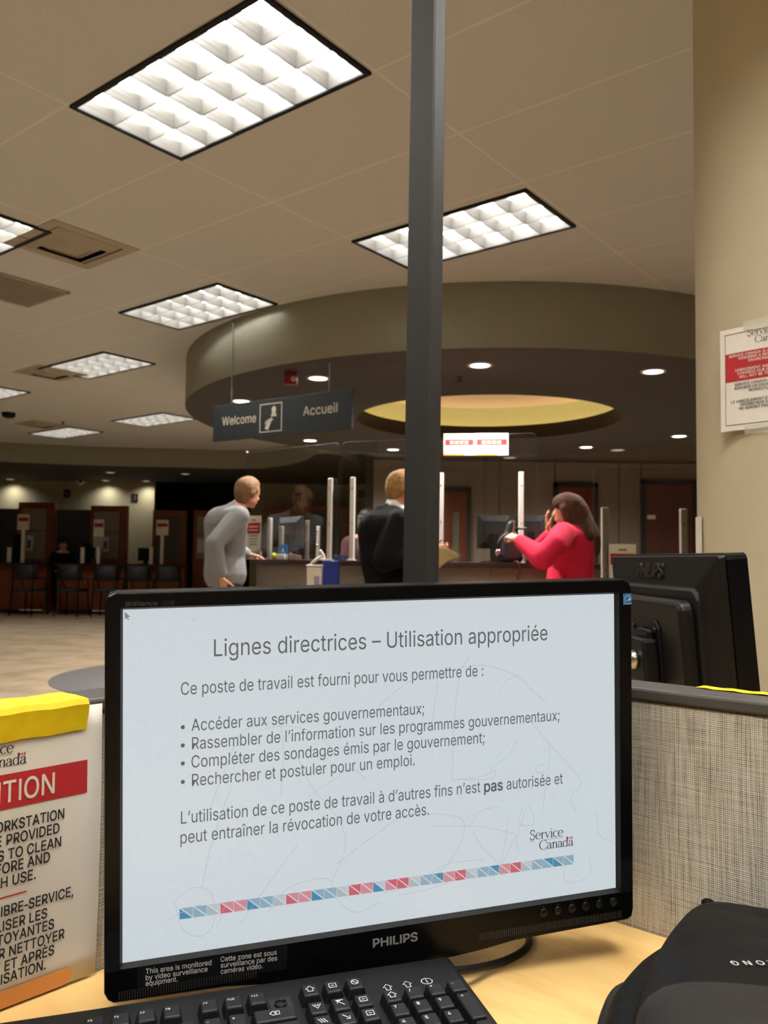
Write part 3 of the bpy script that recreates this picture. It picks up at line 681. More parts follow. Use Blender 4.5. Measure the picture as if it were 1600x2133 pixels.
# ------------------------------------------------------------------ ceiling lights
def make_troffer():
    r = empty('ceiling_light')
    L, W, H = 1.20, .60, .10
    mb = MB()                                               # black outer trim, slightly proud of the tiles
    mb.box(-L / 2, L / 2, -W / 2, -W / 2 + .022, -.012, .0).box(-L / 2, L / 2, W / 2 - .022, W / 2, -.012, .0)
    mb.box(-L / 2, -L / 2 + .022, -W / 2, W / 2, -.012, .0).box(L / 2 - .022, L / 2, -W / 2, W / 2, -.012, .0)
    t = mb.build('trim_frame', M_black, r)
    l2, w2 = L / 2 - .022, W / 2 - .022
    mb = MB(); d = .006                                      # louver: curved blades, 3 x 6 cells
    def blade(p, q, wid):
        a = Vector(p); b = Vector(q); t_ = (b - a).normalized(); nn = Vector((-t_.y, t_.x, 0))
        prof = [(.002, -.008), (.005, .014), (.010, .034), (.018, .055)]
        rings = []
        for e in (a, b):
            rings.append([tuple(e + nn * s_ * x + Vector((0, 0, z))) for s_, seq in ((1, prof), (-1, prof[::-1])) for x, z in seq])
        mb.loft(rings)
    for i in range(0, 7):
        x = -l2 + 2 * l2 * i / 6
        blade((x, -w2, 0), (x, w2, 0), d)
    for j in range(0, 4):
        y = -w2 + 2 * w2 * j / 3
        blade((-l2, y, 0), (l2, y, 0), d)
    mb.build('louver', M_blade, r)
    mb = MB()                                               # housing above
    mb.box(-l2 - .01, l2 + .01, -w2 - .01, w2 + .01, .105, .11)
    for q in (-1, 1): mb.box(-l2 - .012, l2 + .012, q * (w2 + .012) - .002, q * (w2 + .012) + .002, .0, .11).box(q * (l2 + .012) - .002, q * (l2 + .012) + .002, -w2 - .012, w2 + .012, .0, .11)
    mb.build('housing', M_house, r)
    for j in range(3):
        y = (-w2 + w2 / 3) + j * 2 * w2 / 3
        tb = MB(); tb.smooth = True
        tb.tube([(-l2 + .02, y, .072), (l2 - .02, y, .072)], .019, 10)
        tb.build('tube', M_tube, r)
    return r
TRO = [(-.73, 3.345, 'large louvered ceiling light nearest the viewer, over the left side of the desk screen'),
       (.435, 4.83, 'louvered ceiling light crossed by the grey post'),
       (-1.49, 6.38, 'louvered ceiling light just left of the round bulkhead, above the sign wire'),
       (-2.98, 8.40, 'louvered ceiling light beside the small dark air vent, left of the round bulkhead'),
       (-3.30, 11.70, 'small distant louvered ceiling light, the right one of the farthest two'),
       (-5.08, 13.05, 'farthest louvered ceiling light, next to the dark bulkhead'),
       (-2.68, 5.02, 'louvered ceiling light cut by the left edge of the photo, beside the large air diffuser'),
       (-4.90, 9.95, 'distant louvered ceiling light cut by the left edge of the photo, below the return grille')]
OFF = [(.40, .84), (1.92, 1.42), (-.34, -.13), (-1.9, 1.85), (-2.4, -1.6), (.6, -2.2), (-3.9, 3.4), (-6.0, 7.0), (-7.6, 11.0)]  # unseen fixtures added to light the desk, panels, column and ceiling
proto = make_troffer()
OPENINGS = []
for i, (x, y, lb) in enumerate(TRO + [(x, y, 'louvered ceiling light outside the photo') for x, y in OFF]):
    o = proto if i == 0 else copy_tree(proto)
    o.location = (x, y, CEIL - .001); o.rotation_euler = (0, 0, YAW)
    tag(o, lb, 'ceiling light', 'louvered ceiling lights' if i < len(TRO) else 'added ceiling lights out of view')
    OPENINGS.append((x, y))
    if len(TRO) <= i < len(TRO) + 6:
        for ch in o.children:
            if ch.name.startswith('tube'): ch.data = ch.data.copy(); ch.data.materials[0] = M_boost
# openings for the fixtures: the ceiling is rebuilt as tiles around them
old = bpy.data.objects['ceiling']; bpy.data.objects.remove(old)
bm = bmesh.new()
xs_ = [(-11, -4), (8, -4), (8, 21.5), (-11, 21.5)]
outer = [bm.verts.new((x, y, 0)) for x, y in xs_]
edges = [bm.edges.new((outer[i], outer[(i + 1) % 4])) for i in range(4)]
for x, y in OPENINGS:
    q = [Vector((x, y, 0)) + GA * a * .59 + GB * b * .29 for a, b in ((-1, -1), (1, -1), (1, 1), (-1, 1))]
    vs = [bm.verts.new(p) for p in q]
    edges += [bm.edges.new((vs[i], vs[(i + 1) % 4])) for i in range(4)]
bmesh.ops.triangle_fill(bm, edges=edges, use_beauty=True, use_dissolve=False)
for f in list(bm.faces):                                    # drop the faces that fill the openings
    c = f.calc_center_median()
    for x, y in OPENINGS:
        d = c - Vector((x, y, 0))
        if abs(d.dot(GA)) < .585 and abs(d.dot(GB)) < .285:
            bm.faces.remove(f); break
for f in bm.faces:
    if f.normal.z > 0: f.normal_flip()
me = bpy.data.meshes.new('ceiling'); bm.to_mesh(me); bm.free(); me.materials.append(M_ceiling)
ceil_o = bpy.data.objects.new('ceiling', me); COL.objects.link(ceil_o); ceil_o.location.z = CEIL; struct(ceil_o)
slab('ceiling_plenum', -11, 8, -4, 21.5, CEIL + .15, CEIL + .2, M_dark)

# downlights
def make_downlight():
    r = empty('downlight'); 
    ring = MB(); ring.smooth = True
    ring.lathe([(.072, .02), (.074, -.004), (.096, -.004), (.098, .002)], 32, close=False).build('trim_ring', M_white, r)
    MB().lathe([(.073, -.001), (0, -.001)], 32, close=False).build('lamp', M_disc, r)
    return r
dl = make_downlight()
DL = [(663, 787, ZS, 'bright downlight above the hanging sign, near the red alarm'),
      (503, 835, ZS, 'bright downlight just above the left end of the hanging sign'),
      (1000, 760, ZS, 'bright downlight right of the grey post, above the gold dome'),
      (1361, 773, ZS, 'bright downlight near the column, high on the round bulkhead'),
      (646, 917, ZS, 'downlight right below the hanging sign'),
      (819, 936, ZS, 'downlight left of the grey post, over the man in black'),
      (1221, 931, ZS, 'downlight right of the two paper notices, over the red jacket'),
      (1415, 908, ZS, 'downlight beside the column, below the gold dome'),
      (1287, 937, ZS, 'dim downlight between the two bright ones near the back wall'),
      (1062, 953, ZS, 'dim downlight below the two paper notices'),
      (230, 984, ZL, 'small downlight over the far booths, near the wall camera'),
      (386, 987, ZL, 'small downlight over the dark corridor')]
M_dim = glow('dim_downlight_lamp', (1, .85, .7), .5)
for i, (px, py, z, lb) in enumerate(DL):
    p = atz(px, py, z)
    o = dl if i == 0 else copy_tree(dl)
    o.location = (p.x, p.y, z - .004)
    tag(o, lb, 'downlight', 'recessed downlights')
    if i in (8, 9, 10, 11):
        for ch in o.children:
            if ch.name.startswith('lamp'):
                ch.data = ch.data.copy(); ch.data.materials[0] = M_dim
# downlights grazing the far wall
def spot(parent, p, power, angle=100, blend=.6, color=(1, .95, .88), size=.05):
    L = bpy.data.lights.new('lamp_glow', 'SPOT'); L.energy = power; L.spot_size = math.radians(angle); L.spot_blend = blend
    L.color = color; L.shadow_soft_size = size
    o = bpy.data.objects.new('lamp_glow', L); COL.objects.link(o); o.location = p
    if parent: o.parent = parent
    return o
for i, (px, lb) in enumerate(((15, 'wall washing downlight above the first booth'), (215, 'wall washing downlight beside the wall camera'), (300, 'wall washing downlight at the corridor corner'),
                              (590, 'wall washing downlight behind the clear screens'), (755, 'wall washing downlight behind the white posts'))):
    x = xat(px, YF - .22)
    o = copy_tree(dl); o.location = (x, YF - .22, (ZL if px < 400 else CEIL) - .004)
    tag(o, lb, 'downlight', 'recessed downlights')
    for ch in o.children:
        if ch.name.startswith('lamp'): ch.data = ch.data.copy(); ch.data.materials[0] = M_dim
    spot(o, (0, 0, -.02), WASH_W, 150, 1.0)
for c in [c for c in list(dl.children)]: pass
for o in [o for o in COL.objects if o.name.startswith('downlight') and (o['label'].startswith('bright') or o['label'].startswith('downlight'))]:
    spot(o, (0, 0, -.02), SPOT_W, 150, .8)

# sprinklers
def sprinkler(p, label):
    b = MB(); b.smooth = True
    b.lathe([(.03, 0), (.028, -.006), (.010, -.010), (.008, -.035), (.022, -.038), (.022, -.041), (0, -.041)], 16, close=False)
    o = b.build('sprinkler', mat('dull_bronze', (60, 48, 38), .5)); o.location = p; tag(o, label, 'sprinkler')
sprinkler(atz(958, 786, ZS), 'small dark sprinkler under the round bulkhead, right of the grey post')
sprinkler(atz(131, 879, CEIL), 'small dark sprinkler on the main ceiling beside the farthest lights')

# ceiling vents
def make_diffuser():
    r = empty('air_diffuser')
    mb = MB()
    def sq(h, z): return [(-h, -h, z), (h, -h, z), (h, h, z), (-h, h, z)]
    mb.loft([sq(.297, 0), sq(.297, -.004), sq(.225, -.004), sq(.225, .0)], cap=False)
    mb.build('face_plate', M_blade2, r)
    for h in (.215, .15):
        c = MB(); c.loft([sq(h, -.001), sq(h - .055, -.030), sq(h - .06, -.028), sq(h - .02, .0)], cap=False)
        c.build('cone', M_blade2, r)
    MB().box(-.09, .09, -.09, .09, -.024, -.02).build('center_plate', M_blade2, r)
    MB().box(-.224, .224, -.224, .224, -.0012, -.0008).build('throat', M_black, r)
    return r
M_blade2 = mat('off_white_grille', (170, 158, 140), .6, vary=.03)
df = make_diffuser()
for i, (px, py, lb, s_) in enumerate(((150, 512, 'large square air diffuser beside the left edge ceiling light', 1), (105, 777, 'square air diffuser behind the second row ceiling light', .95), (85, 884, 'small distant air diffuser near the farthest ceiling lights', .95))):
    p = atz(px, py, CEIL); o = df if i == 0 else copy_tree(df)
    o.location = (p.x, p.y, CEIL - .001); o.rotation_euler = (0, 0, YAW); o.scale = (s_, s_, s_)
    tag(o, lb, 'vent', 'ceiling air diffusers')
p = atz(22, 602, CEIL)
g = empty('return_grille', (p.x, p.y, CEIL - .001), YAW); tag(g, 'flat grey return air grille at the left edge of the ceiling', 'vent')
mb = MB().box(-.3, .3, -.3, -.275, -.012, 0).box(-.3, .3, .275, .3, -.012, 0).box(-.3, -.275, -.3, .3, -.012, 0).box(.275, .3, -.3, .3, -.012, 0)
mb.build('grille_frame', M_blade2, g)
mb = MB()
for k in range(22): mb.box(-.275, .275, -.27 + k * .025, -.258 + k * .025, -.010, -.004)
mb.build('slats', M_blade2, g)
MB().box(-.28, .28, -.28, .28, -.003, -.001).build('backing', M_trim, g)
p = atz(18, 860, CEIL)
mb = MB(); mb.smooth = True
o = mb.lathe([(.09, 0), (.085, -.05), (.05, -.07), (0, -.07)], 24, close=False).build('smoke_detector', M_black); o.location = (p.x, p.y, CEIL)
tag(o, 'dark round ceiling detector at the left edge', 'detector')
p = atz(607, 776, ZS)
g = empty('fire_alarm', (p.x, p.y, ZS)); tag(g, 'small red fire alarm under the round bulkhead', 'alarm')
MB().box(-.05, .05, -.035, .035, -.10, 0).build('body', mat('red_alarm_plastic', (150, 22, 24), .4), g, bevel=.008)
mb = MB(); mb.smooth = True
mb.lathe([(.026, -.012), (.024, .004), (0, .008)], 16, xf=Matrix.Translation((.025, -.036, -.055)) @ Matrix.Rotation(PI / 2, 4, 'X')).build('strobe', M_white, g)

# hanging sign
A_, B_ = at(446, 882, 6.76), at(735, 850, 5.98)
ctr = (A_ + B_) / 2; d = B_ - A_; sl = math.hypot(d.x, d.y)
g = empty('hanging_sign', (ctr.x, ctr.y, 2.225), math.atan2(d.y, d.x)); tag(g, 'dark hanging Welcome / Accueil sign on two thin wires', 'sign')
M_sign = mat('dark_teal_sign', (34, 42, 46), .6, vary=.04)
W2 = sl / 2; H2 = .148
MB().box(-W2, W2, -.012, .012, -H2, H2).build('board', M_sign, g, bevel=.003)
M_cream = mat('cream_lettering', (226, 214, 196), .7)
mb = MB(); put_text(mb, 'Welcome', -W2 + .105, -.022, .068, .37, bold=.012, y=-.0135); mb.build('lettering', M_cream, g)
mb = MB(); put_text(mb, 'Accueil', W2 - .455, -.014, .070, .325, bold=.012, y=-.0135); mb.build('lettering', M_cream, g)
mb = MB(); ic = -.075
for a, b, c, e in ((-.115, .115, .105, .113), (-.115, .115, -.113, -.105), (-.115, -.107, -.113, .113), (.107, .115, -.113, .113)): mb.box(ic + a, ic + b, -.0145, -.013, c, e)
ribbon(mb, arc(ic + .03, .062, .012, .014, 0, 360, 14), .024, -.0135)
mb.add([(ic + x, -.0135, z) for x, z in ((.0, .008), (.06, .008), (.048, .042), (.012, .042))], [(0, 1, 2, 3)])
ribbon(mb, [(ic - .045, -.09), (ic - .005, -.02), (ic + .012, .0)], [.04, .03, .006], -.0135)
ribbon(mb, [(ic - .02, -.045), (ic + .022, -.012)], [.02, .008], -.0135)
ribbon(mb, [(ic - .055, -.05), (ic - .045, -.02)], [.012, .008], -.0135)
ribbon(mb, [(ic - .04, -.05), (ic - .025, -.01)], [.012, .008], -.0135)
mb.build('pictogram', M_cream, g)
MB().tube([(-W2 + .19, 0, H2), (-W2 + .19, 0, CEIL - 2.225)], .004, 6).build('wire', M_chrome, g)
MB().tube([(W2 - .22, 0, H2), (W2 - .22, 0, ZS - 2.225)], .004, 6).build('wire', M_chrome, g)

# ================================================================== the workstation
PC = Vector((.0212, 1.151, 0)); WY = math.radians(-41.0)
WA = Vector((math.cos(WY), math.sin(WY), 0)); WB = Vector((-math.sin(WY), math.cos(WY), 0))
WX = frame_at(PC, WY)                                        # local x along the right panel, y away through it
DESK = .735
def wpt(a, b, z=0): return PC + WA * a + WB * b + Vector((0, 0, z))
M_cap = mat('grey_panel_cap', (72, 69, 66), .4, vary=.03)

def panel(name, label, x0, x1, y0, y1, ia, ib):
    """cloth covered panel with a painted metal cap; bounds in the workstation frame"""
    r = empty(name, PC, WY); tag(r, label, 'partition')
    MB().box(x0, x1, y0, y1, .08, .979).build('cloth_face', M_cloth, r, bevel=.004)
    MB().box(x0 - ia, x1 + ia, y0 - ib, y1 + ib, .979, .993).build('cap', M_cap, r, bevel=.003)
    MB().box(x0, x1, y0 + .004 * (ib > 0), y1 - .004 * (ib > 0), .0, .08).build('kick_plate', M_trim, r)
    return r
panel('panel_divider', 'cloth covered desk panel right of the big screen, grey cap with a yellow tape strip', .006, 1.75, 0, .052, 0, .003)
panel('panel_divider', 'cloth covered desk panel on the left side, hung with the taped notice', -.052, 0, -1.6, -.006, .003, 0)
# post on the corner
g = empty('panel_post', PC, WY); tag(g, 'tall grey metal post rising behind the big screen up to the ceiling', 'post')
tilt = Matrix.Translation((-.006, .058, .993)) @ Matrix.Rotation(math.radians(.30), 4, Vector((-.66, .75, 0))) 
tilt = Matrix.Translation((-.006, .058, .993)) @ Matrix.Rotation(math.radians(.25), 4, 'Y')
MB().box(-.024, .022, -.014, .014, 0, CEIL - .993 + .05).build('upright', M_post, g, bevel=.0025, xf=tilt)
MB().box(-.05, .05, -.056, .056, 0, .979, Matrix.Translation((-.0, .0, 0))).build('corner_base', M_trim, g, bevel=.003, xf=Matrix.Translation((-.05, .056, 0)))
MB().box(-.052, .0055, -.003, .08, .979, .9935).build('base_cap', M_cap, g, bevel=.002)

# desk
g = empty('desk', PC, WY); tag(g, 'pale maple corner desk under the keyboard and the backpack', 'desk')
poly = [(.002, -.002), (.002, -1.5), (.60, -1.5), (.60, -.80), (.78, -.62), (1.6, -.62), (1.6, -.002)]
MB().prism(poly, DESK - .03, DESK).build('worktop', M_maple, g, bevel=.003)
MB().box(1.57, 1.59, -.58, -.01, 0, DESK - .03).build('end_panel', M_maple, g)
MB().box(.02, .57, -1.49, -1.47, 0, DESK - .03).build('end_panel', M_maple, g)
MB().box(.01, .06, -.06, -.01, 0, DESK - .03).build('leg', M_trim, g)

# ---------------------------------------------------------------- monitors
def make_monitor(name, loc, yaw, T, label):
    """22 inch screen. T takes panel coordinates (x right, y into the set, z up, origin mid screen) to the base frame"""
    r = empty(name, loc, yaw); tag(r, label, 'monitor')
    X0, X1, Z0, Z1 = -.2515, .2535, -.1775, .163
    SX, SZ = .2369, .14805
    low = [(-.244, -.1775), (-.15, -.1795), (-.115, -.1835), (-.08, -.187), (.055, -.187), (.09, -.1845), (.12, -.181), (.246, -.179)]
    rad = .009
    out = [(X0, Z1 - rad), (X0, Z0 + rad)] + [(X0 + .003, Z0 + .003)] + low + [(X1 - .002, Z0 + .001), (X1, Z0 + rad), (X1, Z1 - rad), (X1 - .003, Z1 - .003), (X1 - rad, Z1), (X0 + rad, Z1), (X0 + .003, Z1 - .003)]
    # bezel ring: front face with a chamfer down to the glass
    n = len(out)
    def inner(p, sx, sz):
        # nearest point on the screen rectangle, radially matched
        return (max(-sx, min(sx, p[0] * 1.02)), max(-sz, min(sz, p[1] * 1.02)))
    mb = MB(); mb.use(0, False)
    # four mitred sides as boxes with chamfers
    F, G = -.0055, .0012                                       # front of the bezel, glass plane
    ring = [(-SX, SZ), (-SX, -SZ), (SX, -SZ), (SX, SZ)]; c = .0022
    ring2 = [(-SX - c, SZ + c), (-SX - c, -SZ - c), (SX + c, -SZ - c), (SX + c, SZ + c)]
    mb.add([(x, G, z) for x, z in ring] + [(x, F, z) for x, z in ring2], [(i, (i + 1) % 4, 4 + (i + 1) % 4, 4 + i) for i in range(4)])
    ob = mb.build('screen_lip', mat('bezel_lip', (20, 20, 21), .5, spec=.25), r, xf=T)
    bm = bmesh.new()
    ov = [bm.verts.new((x, F, z)) for x, z in out]; iv = [bm.verts.new((x, F, z)) for x, z in ring2]
    es = [bm.edges.new((ov[i], ov[(i + 1) % n])) for i in range(n)] + [bm.edges.new((iv[i], iv[(i + 1) % 4])) for i in range(4)]
    bmesh.ops.triangle_fill(bm, edges=es, use_beauty=True)
    for f in list(bm.faces):
        q = f.calc_center_median()
        if abs(q.x) < SX and abs(q.z) < SZ: bm.faces.remove(f)
    bvs = [bm.verts.new((x, .026, z)) for x, z in out]
    for i in range(n): bm.faces.new((ov[i], ov[(i + 1) % n], bvs[(i + 1) % n], bvs[i]))
    bmesh.ops.recalc_face_normals(bm, faces=bm.faces)
    bm.transform(T)
    me = bpy.data.meshes.new('bezel'); bm.to_mesh(me); bm.free(); me.materials.append(M_black_gloss)
    bz = bpy.data.objects.new('bezel', me); COL.objects.link(bz); bz.parent = r
    q = bz.modifiers.new('edge', 'BEVEL'); q.width = .0016; q.segments = 2; q.limit_method = 'ANGLE'; q.angle_limit = .9
    # rear shell
    def rr(x0, x1, z0, z1, y, rd, k=5):
        p = []
        for cx, cz, a in ((x1 - rd, z1 - rd, 0), (x0 + rd, z1 - rd, 90), (x0 + rd, z0 + rd, 180), (x1 - rd, z0 + rd, 270)):
            p += [(cx + rd * math.cos(math.radians(a + 90 * i / k)), y, cz + rd * math.sin(math.radians(a + 90 * i / k))) for i in range(k + 1)]
        return p
    mb = MB(); mb.smooth = False
    mb.loft([rr(X0 + .001, X1 - .001, Z0 + .002, Z1 - .001, .026, .006), rr(X0 + .002, X1 - .002, Z0 + .003, Z1 - .002, .036, .006),
             rr(-.205, .207, -.150, .112, .050, .022), rr(-.203, .205, -.148, .108, .056, .022)], cap=True)
    mb.build('rear_shell', M_black_shell, r, bevel=.002, xf=T)
    mb = MB(); mb.loft([rr(-.190, .192, -.14, .094, .056, .02), rr(-.190, .192, -.14, .094, .072, .02), rr(-.183, .185, -.134, .087, .078, .016)])
    mb.smooth = True; mb.build('rear_housing', M_black_shell, r, bevel=.002, xf=T)
    mb = MB(); put_text(mb, 'PHILIPS', 0, .126, .023, .125, align='c', bold=.02)
    back = T @ Matrix.Translation((.008, .0455, .0)) @ Matrix.Rotation(PI, 4, 'Z') @ Matrix.Rotation(math.radians(0), 4, 'X')
    mb.v = [(x, y - .0035 + (z - .13) * .28, z) for x, y, z in mb.v]
    mb.build('rear_logo', mat('raised_black_logo', (44, 40, 37), .3), r, xf=back, solid=.002)
    # front marks
    mb = MB(); put_text(mb, 'PHILIPS', -.0203, -.1655, .0078, .0432, bold=.03, y=F - .0006, slope=.0)
    mb.build('logo', mat('silver_logo', (176, 174, 170), .4), r, xf=T)
    mb = MB(); put_text(mb, 'Brilliance', -.2355, .1515, .0040, .0265, shear=.25, y=F - .0004); mb.build('model_lettering', mat('grey_lettering', (64, 64, 66), .5), r, xf=T)
    mb = MB(); put_text(mb, '225B', -.2055, .1515, .0036, .0105, shear=.25, y=F - .0004); mb.build('model_lettering', mat('faint_lettering', (36, 36, 38), .5), r, xf=T)
    for k in range(6):
        b = MB(); b.smooth = True
        x = .1525 + k * .0155
        b.lathe([(.0042, 0), (.0042, .0008), (.0034, .0014), (0, .0014)], 18, xf=T @ Matrix.Translation((x, F, -.1585)) @ Matrix.Rotation(PI / 2, 4, 'X'))
        b.build('button', M_black_shell, r)
        mb = MB()
        ribbon(mb, arc(x, -.1585, .0017, .0017, 60, 380, 12) if k == 5 else [(x - .0016, -.1525), (x + .0016, -.1525)], .0005, F - .0018 if k == 5 else F - .0004)
        mb.build('button_mark', mat('dim_mark', (72, 72, 74), .5), r, xf=T)
    for s_ in (1, -1):
        mb = MB()                                             # speaker slots
        a0, a1 = (.085, .240) if s_ > 0 else (-.240, -.125)
        x = a0
        while x < a1:
            mb.box(x, x + .0009, F - .0005, F + .001, -.1755, -.1685); x += .0021
        mb.build('speaker_grille', mat('grille_black', (34, 33, 32), .6), r, xf=T)
    mb = MB(); mb.smooth = True                               # curved lip under the logo
    mb.loft([[(x, F - .0012 * (1 - ((x + .012) / .068) ** 2), -.1855 + d_ + .002 * ((x + .012) / .068) ** 2) for x in np.linspace(-.08, .056, 20)] for d_ in (0, .0016, .0034)], cap=False, closed=False)
    mb.build('lower_lip', M_black_gloss, r, xf=T)
    return r

# the screen that faces the viewer
ex = Vector((.95681, .29579, .02826)); ez = Vector((-.01439, -.04461, .99701)); ez = (ez - ex * ex.dot(ez)).normalized(); ey_n = ez.cross(ex)
MC = Vector((.01005, .77847, .94374))
MW = Matrix(((ex.x, ey_n.x, ez.x, MC.x), (ex.y, ey_n.y, ez.y, MC.y), (ex.z, ey_n.z, ez.z, MC.z), (0, 0, 0, 1)))
yaw1 = math.atan2(ex.y, ex.x)
base = Vector((MC.x, MC.y, DESK)) + Vector((-math.sin(yaw1), math.cos(yaw1), 0)) * .105
T1 = frame_at(base, yaw1).inverted() @ MW
mon = make_monitor('monitor', base, yaw1, T1, 'large black desk monitor showing the French guidelines slide')
mb = MB(); mb.smooth = True                                   # stand
mb.lathe([(.092, 0), (.092, .006), (.084, .012), (.03, .016), (0, .016)], 40); mb.build('stand_base', M_black, mon)
MB().box(-.035, .035, -.012, .018, .012, .26).build('stand_neck', M_black, mon, bevel=.006)
MI = MW.inverted()
def scr(px, py):
    """sight line meets the screen plane -> local x, z"""
    r = Vector(ray(px, py)); o = Vector((0, 0, EYE)); n = Vector((MW[0][1], MW[1][1], MW[2][1]))
    p = o + r * ((MC - o).dot(n) / r.dot(n)); q = MI @ p
    return q.x, q.z
def screen_material():
    k = N('screen_light')
    n = k.noise(k.coord((260, 260, 260)), 1.0, 2)
    k.b.inputs['Base Color'].default_value = (.03, .03, .03, 1); k.b.inputs['Roughness'].default_value = .35
    c = k.ramp(n, [(.3, (.84, .94, 1.0, 1)), (.7, (.88, .97, 1.03, 1))])
    k.l(c, k.b.inputs['Emission Color']); k.b.inputs['Emission Strength'].default_value = SCREEN
    return k.m
M_screen = screen_material()
MB().box(-.2372, .2372, .0008, .004, -.1484, .1484).build('display', M_screen, mon, xf=T1)
def scolor(name, c, k=.66):
    """lit pixels of the given colour"""
    return glow(name, lin(c), k)
M_px = scolor('slide_grey', (98, 98, 104)); 
YS = .0004
def slide_line(txt, p0, p1, h, bold=0.0, m=None, name='slide_text'):
    (x0, z0), (x1, z1) = scr(*p0), scr(*p1)
    mb = MB(); put_text(mb, txt, x0, z0, h, x1 - x0, bold=bold, y=YS, slope=(z1 - z0) / (x1 - x0))
    return mb.build(name, m or M_px, mon, xf=T1)
slide_line('Lignes directrices \u2013 Utilisation appropriée', (446, 1367.5), (1141, 1333.5), .0148, name='slide_title')
slide_line('Ce poste de travail est fourni pour vous permettre de :', (377, 1448), (1007, 1408), .0108)
slide_line('Accéder aux services gouvernementaux;', (399, 1523), (884, 1487), .0104)
slide_line('Rassembler de l\u2019information sur les programmes gouvernementaux;', (400, 1561.5), (1166, 1500.5), .0104)
slide_line('Compléter des sondages émis par le gouvernement;', (399, 1599.5), (1010, 1547.5), .0104)
slide_line('Rechercher et postuler pour un emploi.', (400, 1638), (864, 1594.5), .0104)
slide_line('L\u2019utilisation de ce poste de travail à d\u2019autres fins n\u2019est', (377, 1716.5), (1001, 1650.5), .0106)
slide_line('pas', (1009, 1650), (1048, 1646), .0104, bold=.02)
slide_line('autorisée et', (1056, 1645), (1173, 1632.5), .0106)
slide_line('peut entraîner la révocation de votre accès.', (376, 1758), (894, 1697.5), .0106)
mb = MB()
for py in (1515, 1553, 1590.5, 1629):
    x, z = scr(381, py); ribbon(mb, arc(x, z, .0009, .0009, 0, 360, 12), .0018, YS)
mb.build('slide_bullets', M_px, mon, xf=T1)
# word mark and triangle strip of the slide
x, z = scr(1104, 1750.5); x2, z2 = scr(1193, 1740)
mb = MB(); wordmark(mb, x, z, .0092, YS, slope=.0)
mb.build('slide_logo', [scolor('slide_black', (54, 54, 60)), scolor('slide_red', (216, 60, 80))], mon, xf=T1)
pal = {'B': (72, 158, 200), 'b': (158, 196, 218), 'P': (232, 108, 126), 'p': (238, 158, 170), 'g': (196, 210, 216), 'w': (216, 226, 232)}
pmat = [scolor('strip_' + k, pal[k]) for k in ('B', 'b', 'P', 'p', 'g', 'w')]; pidx = {k: i for i, k in enumerate('BbPpgw')}
seq = ['Bb', 'bb', 'gw', 'Pp', 'pp', 'Bb', 'bb', 'gw', 'Pp', 'pp', 'Bb', 'bb', 'gw', 'PP', 'pp', 'Bw', 'pP', 'PP', 'gw', 'bb', 'bB', 'pp', 'PP', 'gw', 'bb', 'bB', 'pp', 'PP', 'gw', 'bb', 'bB', 'Bb', 'bb', 'gw', 'PP']
(xa, za), (xb, zb) = scr(374, 1893), scr(1196, 1780.5)
mb = MB(); ns = 33; w = (xb - xa) / ns; hgt = .0093
for i in range(ns):
    a, b = seq[i][0], seq[i][1]; x = xa + i * w; z = za + (zb - za) * i / ns
    mb.use(pidx[a]).add([(x, YS, z), (x, YS, z - hgt), (x + w * .94, YS, z - hgt)], [(0, 1, 2)])
    mb.use(pidx[b]).add([(x + .0012, YS, z), (x + w * .97, YS, z), (x + w * .97, YS, z - hgt + .0010)], [(0, 1, 2)])
mb.build('slide_strip', pmat, mon, xf=T1)
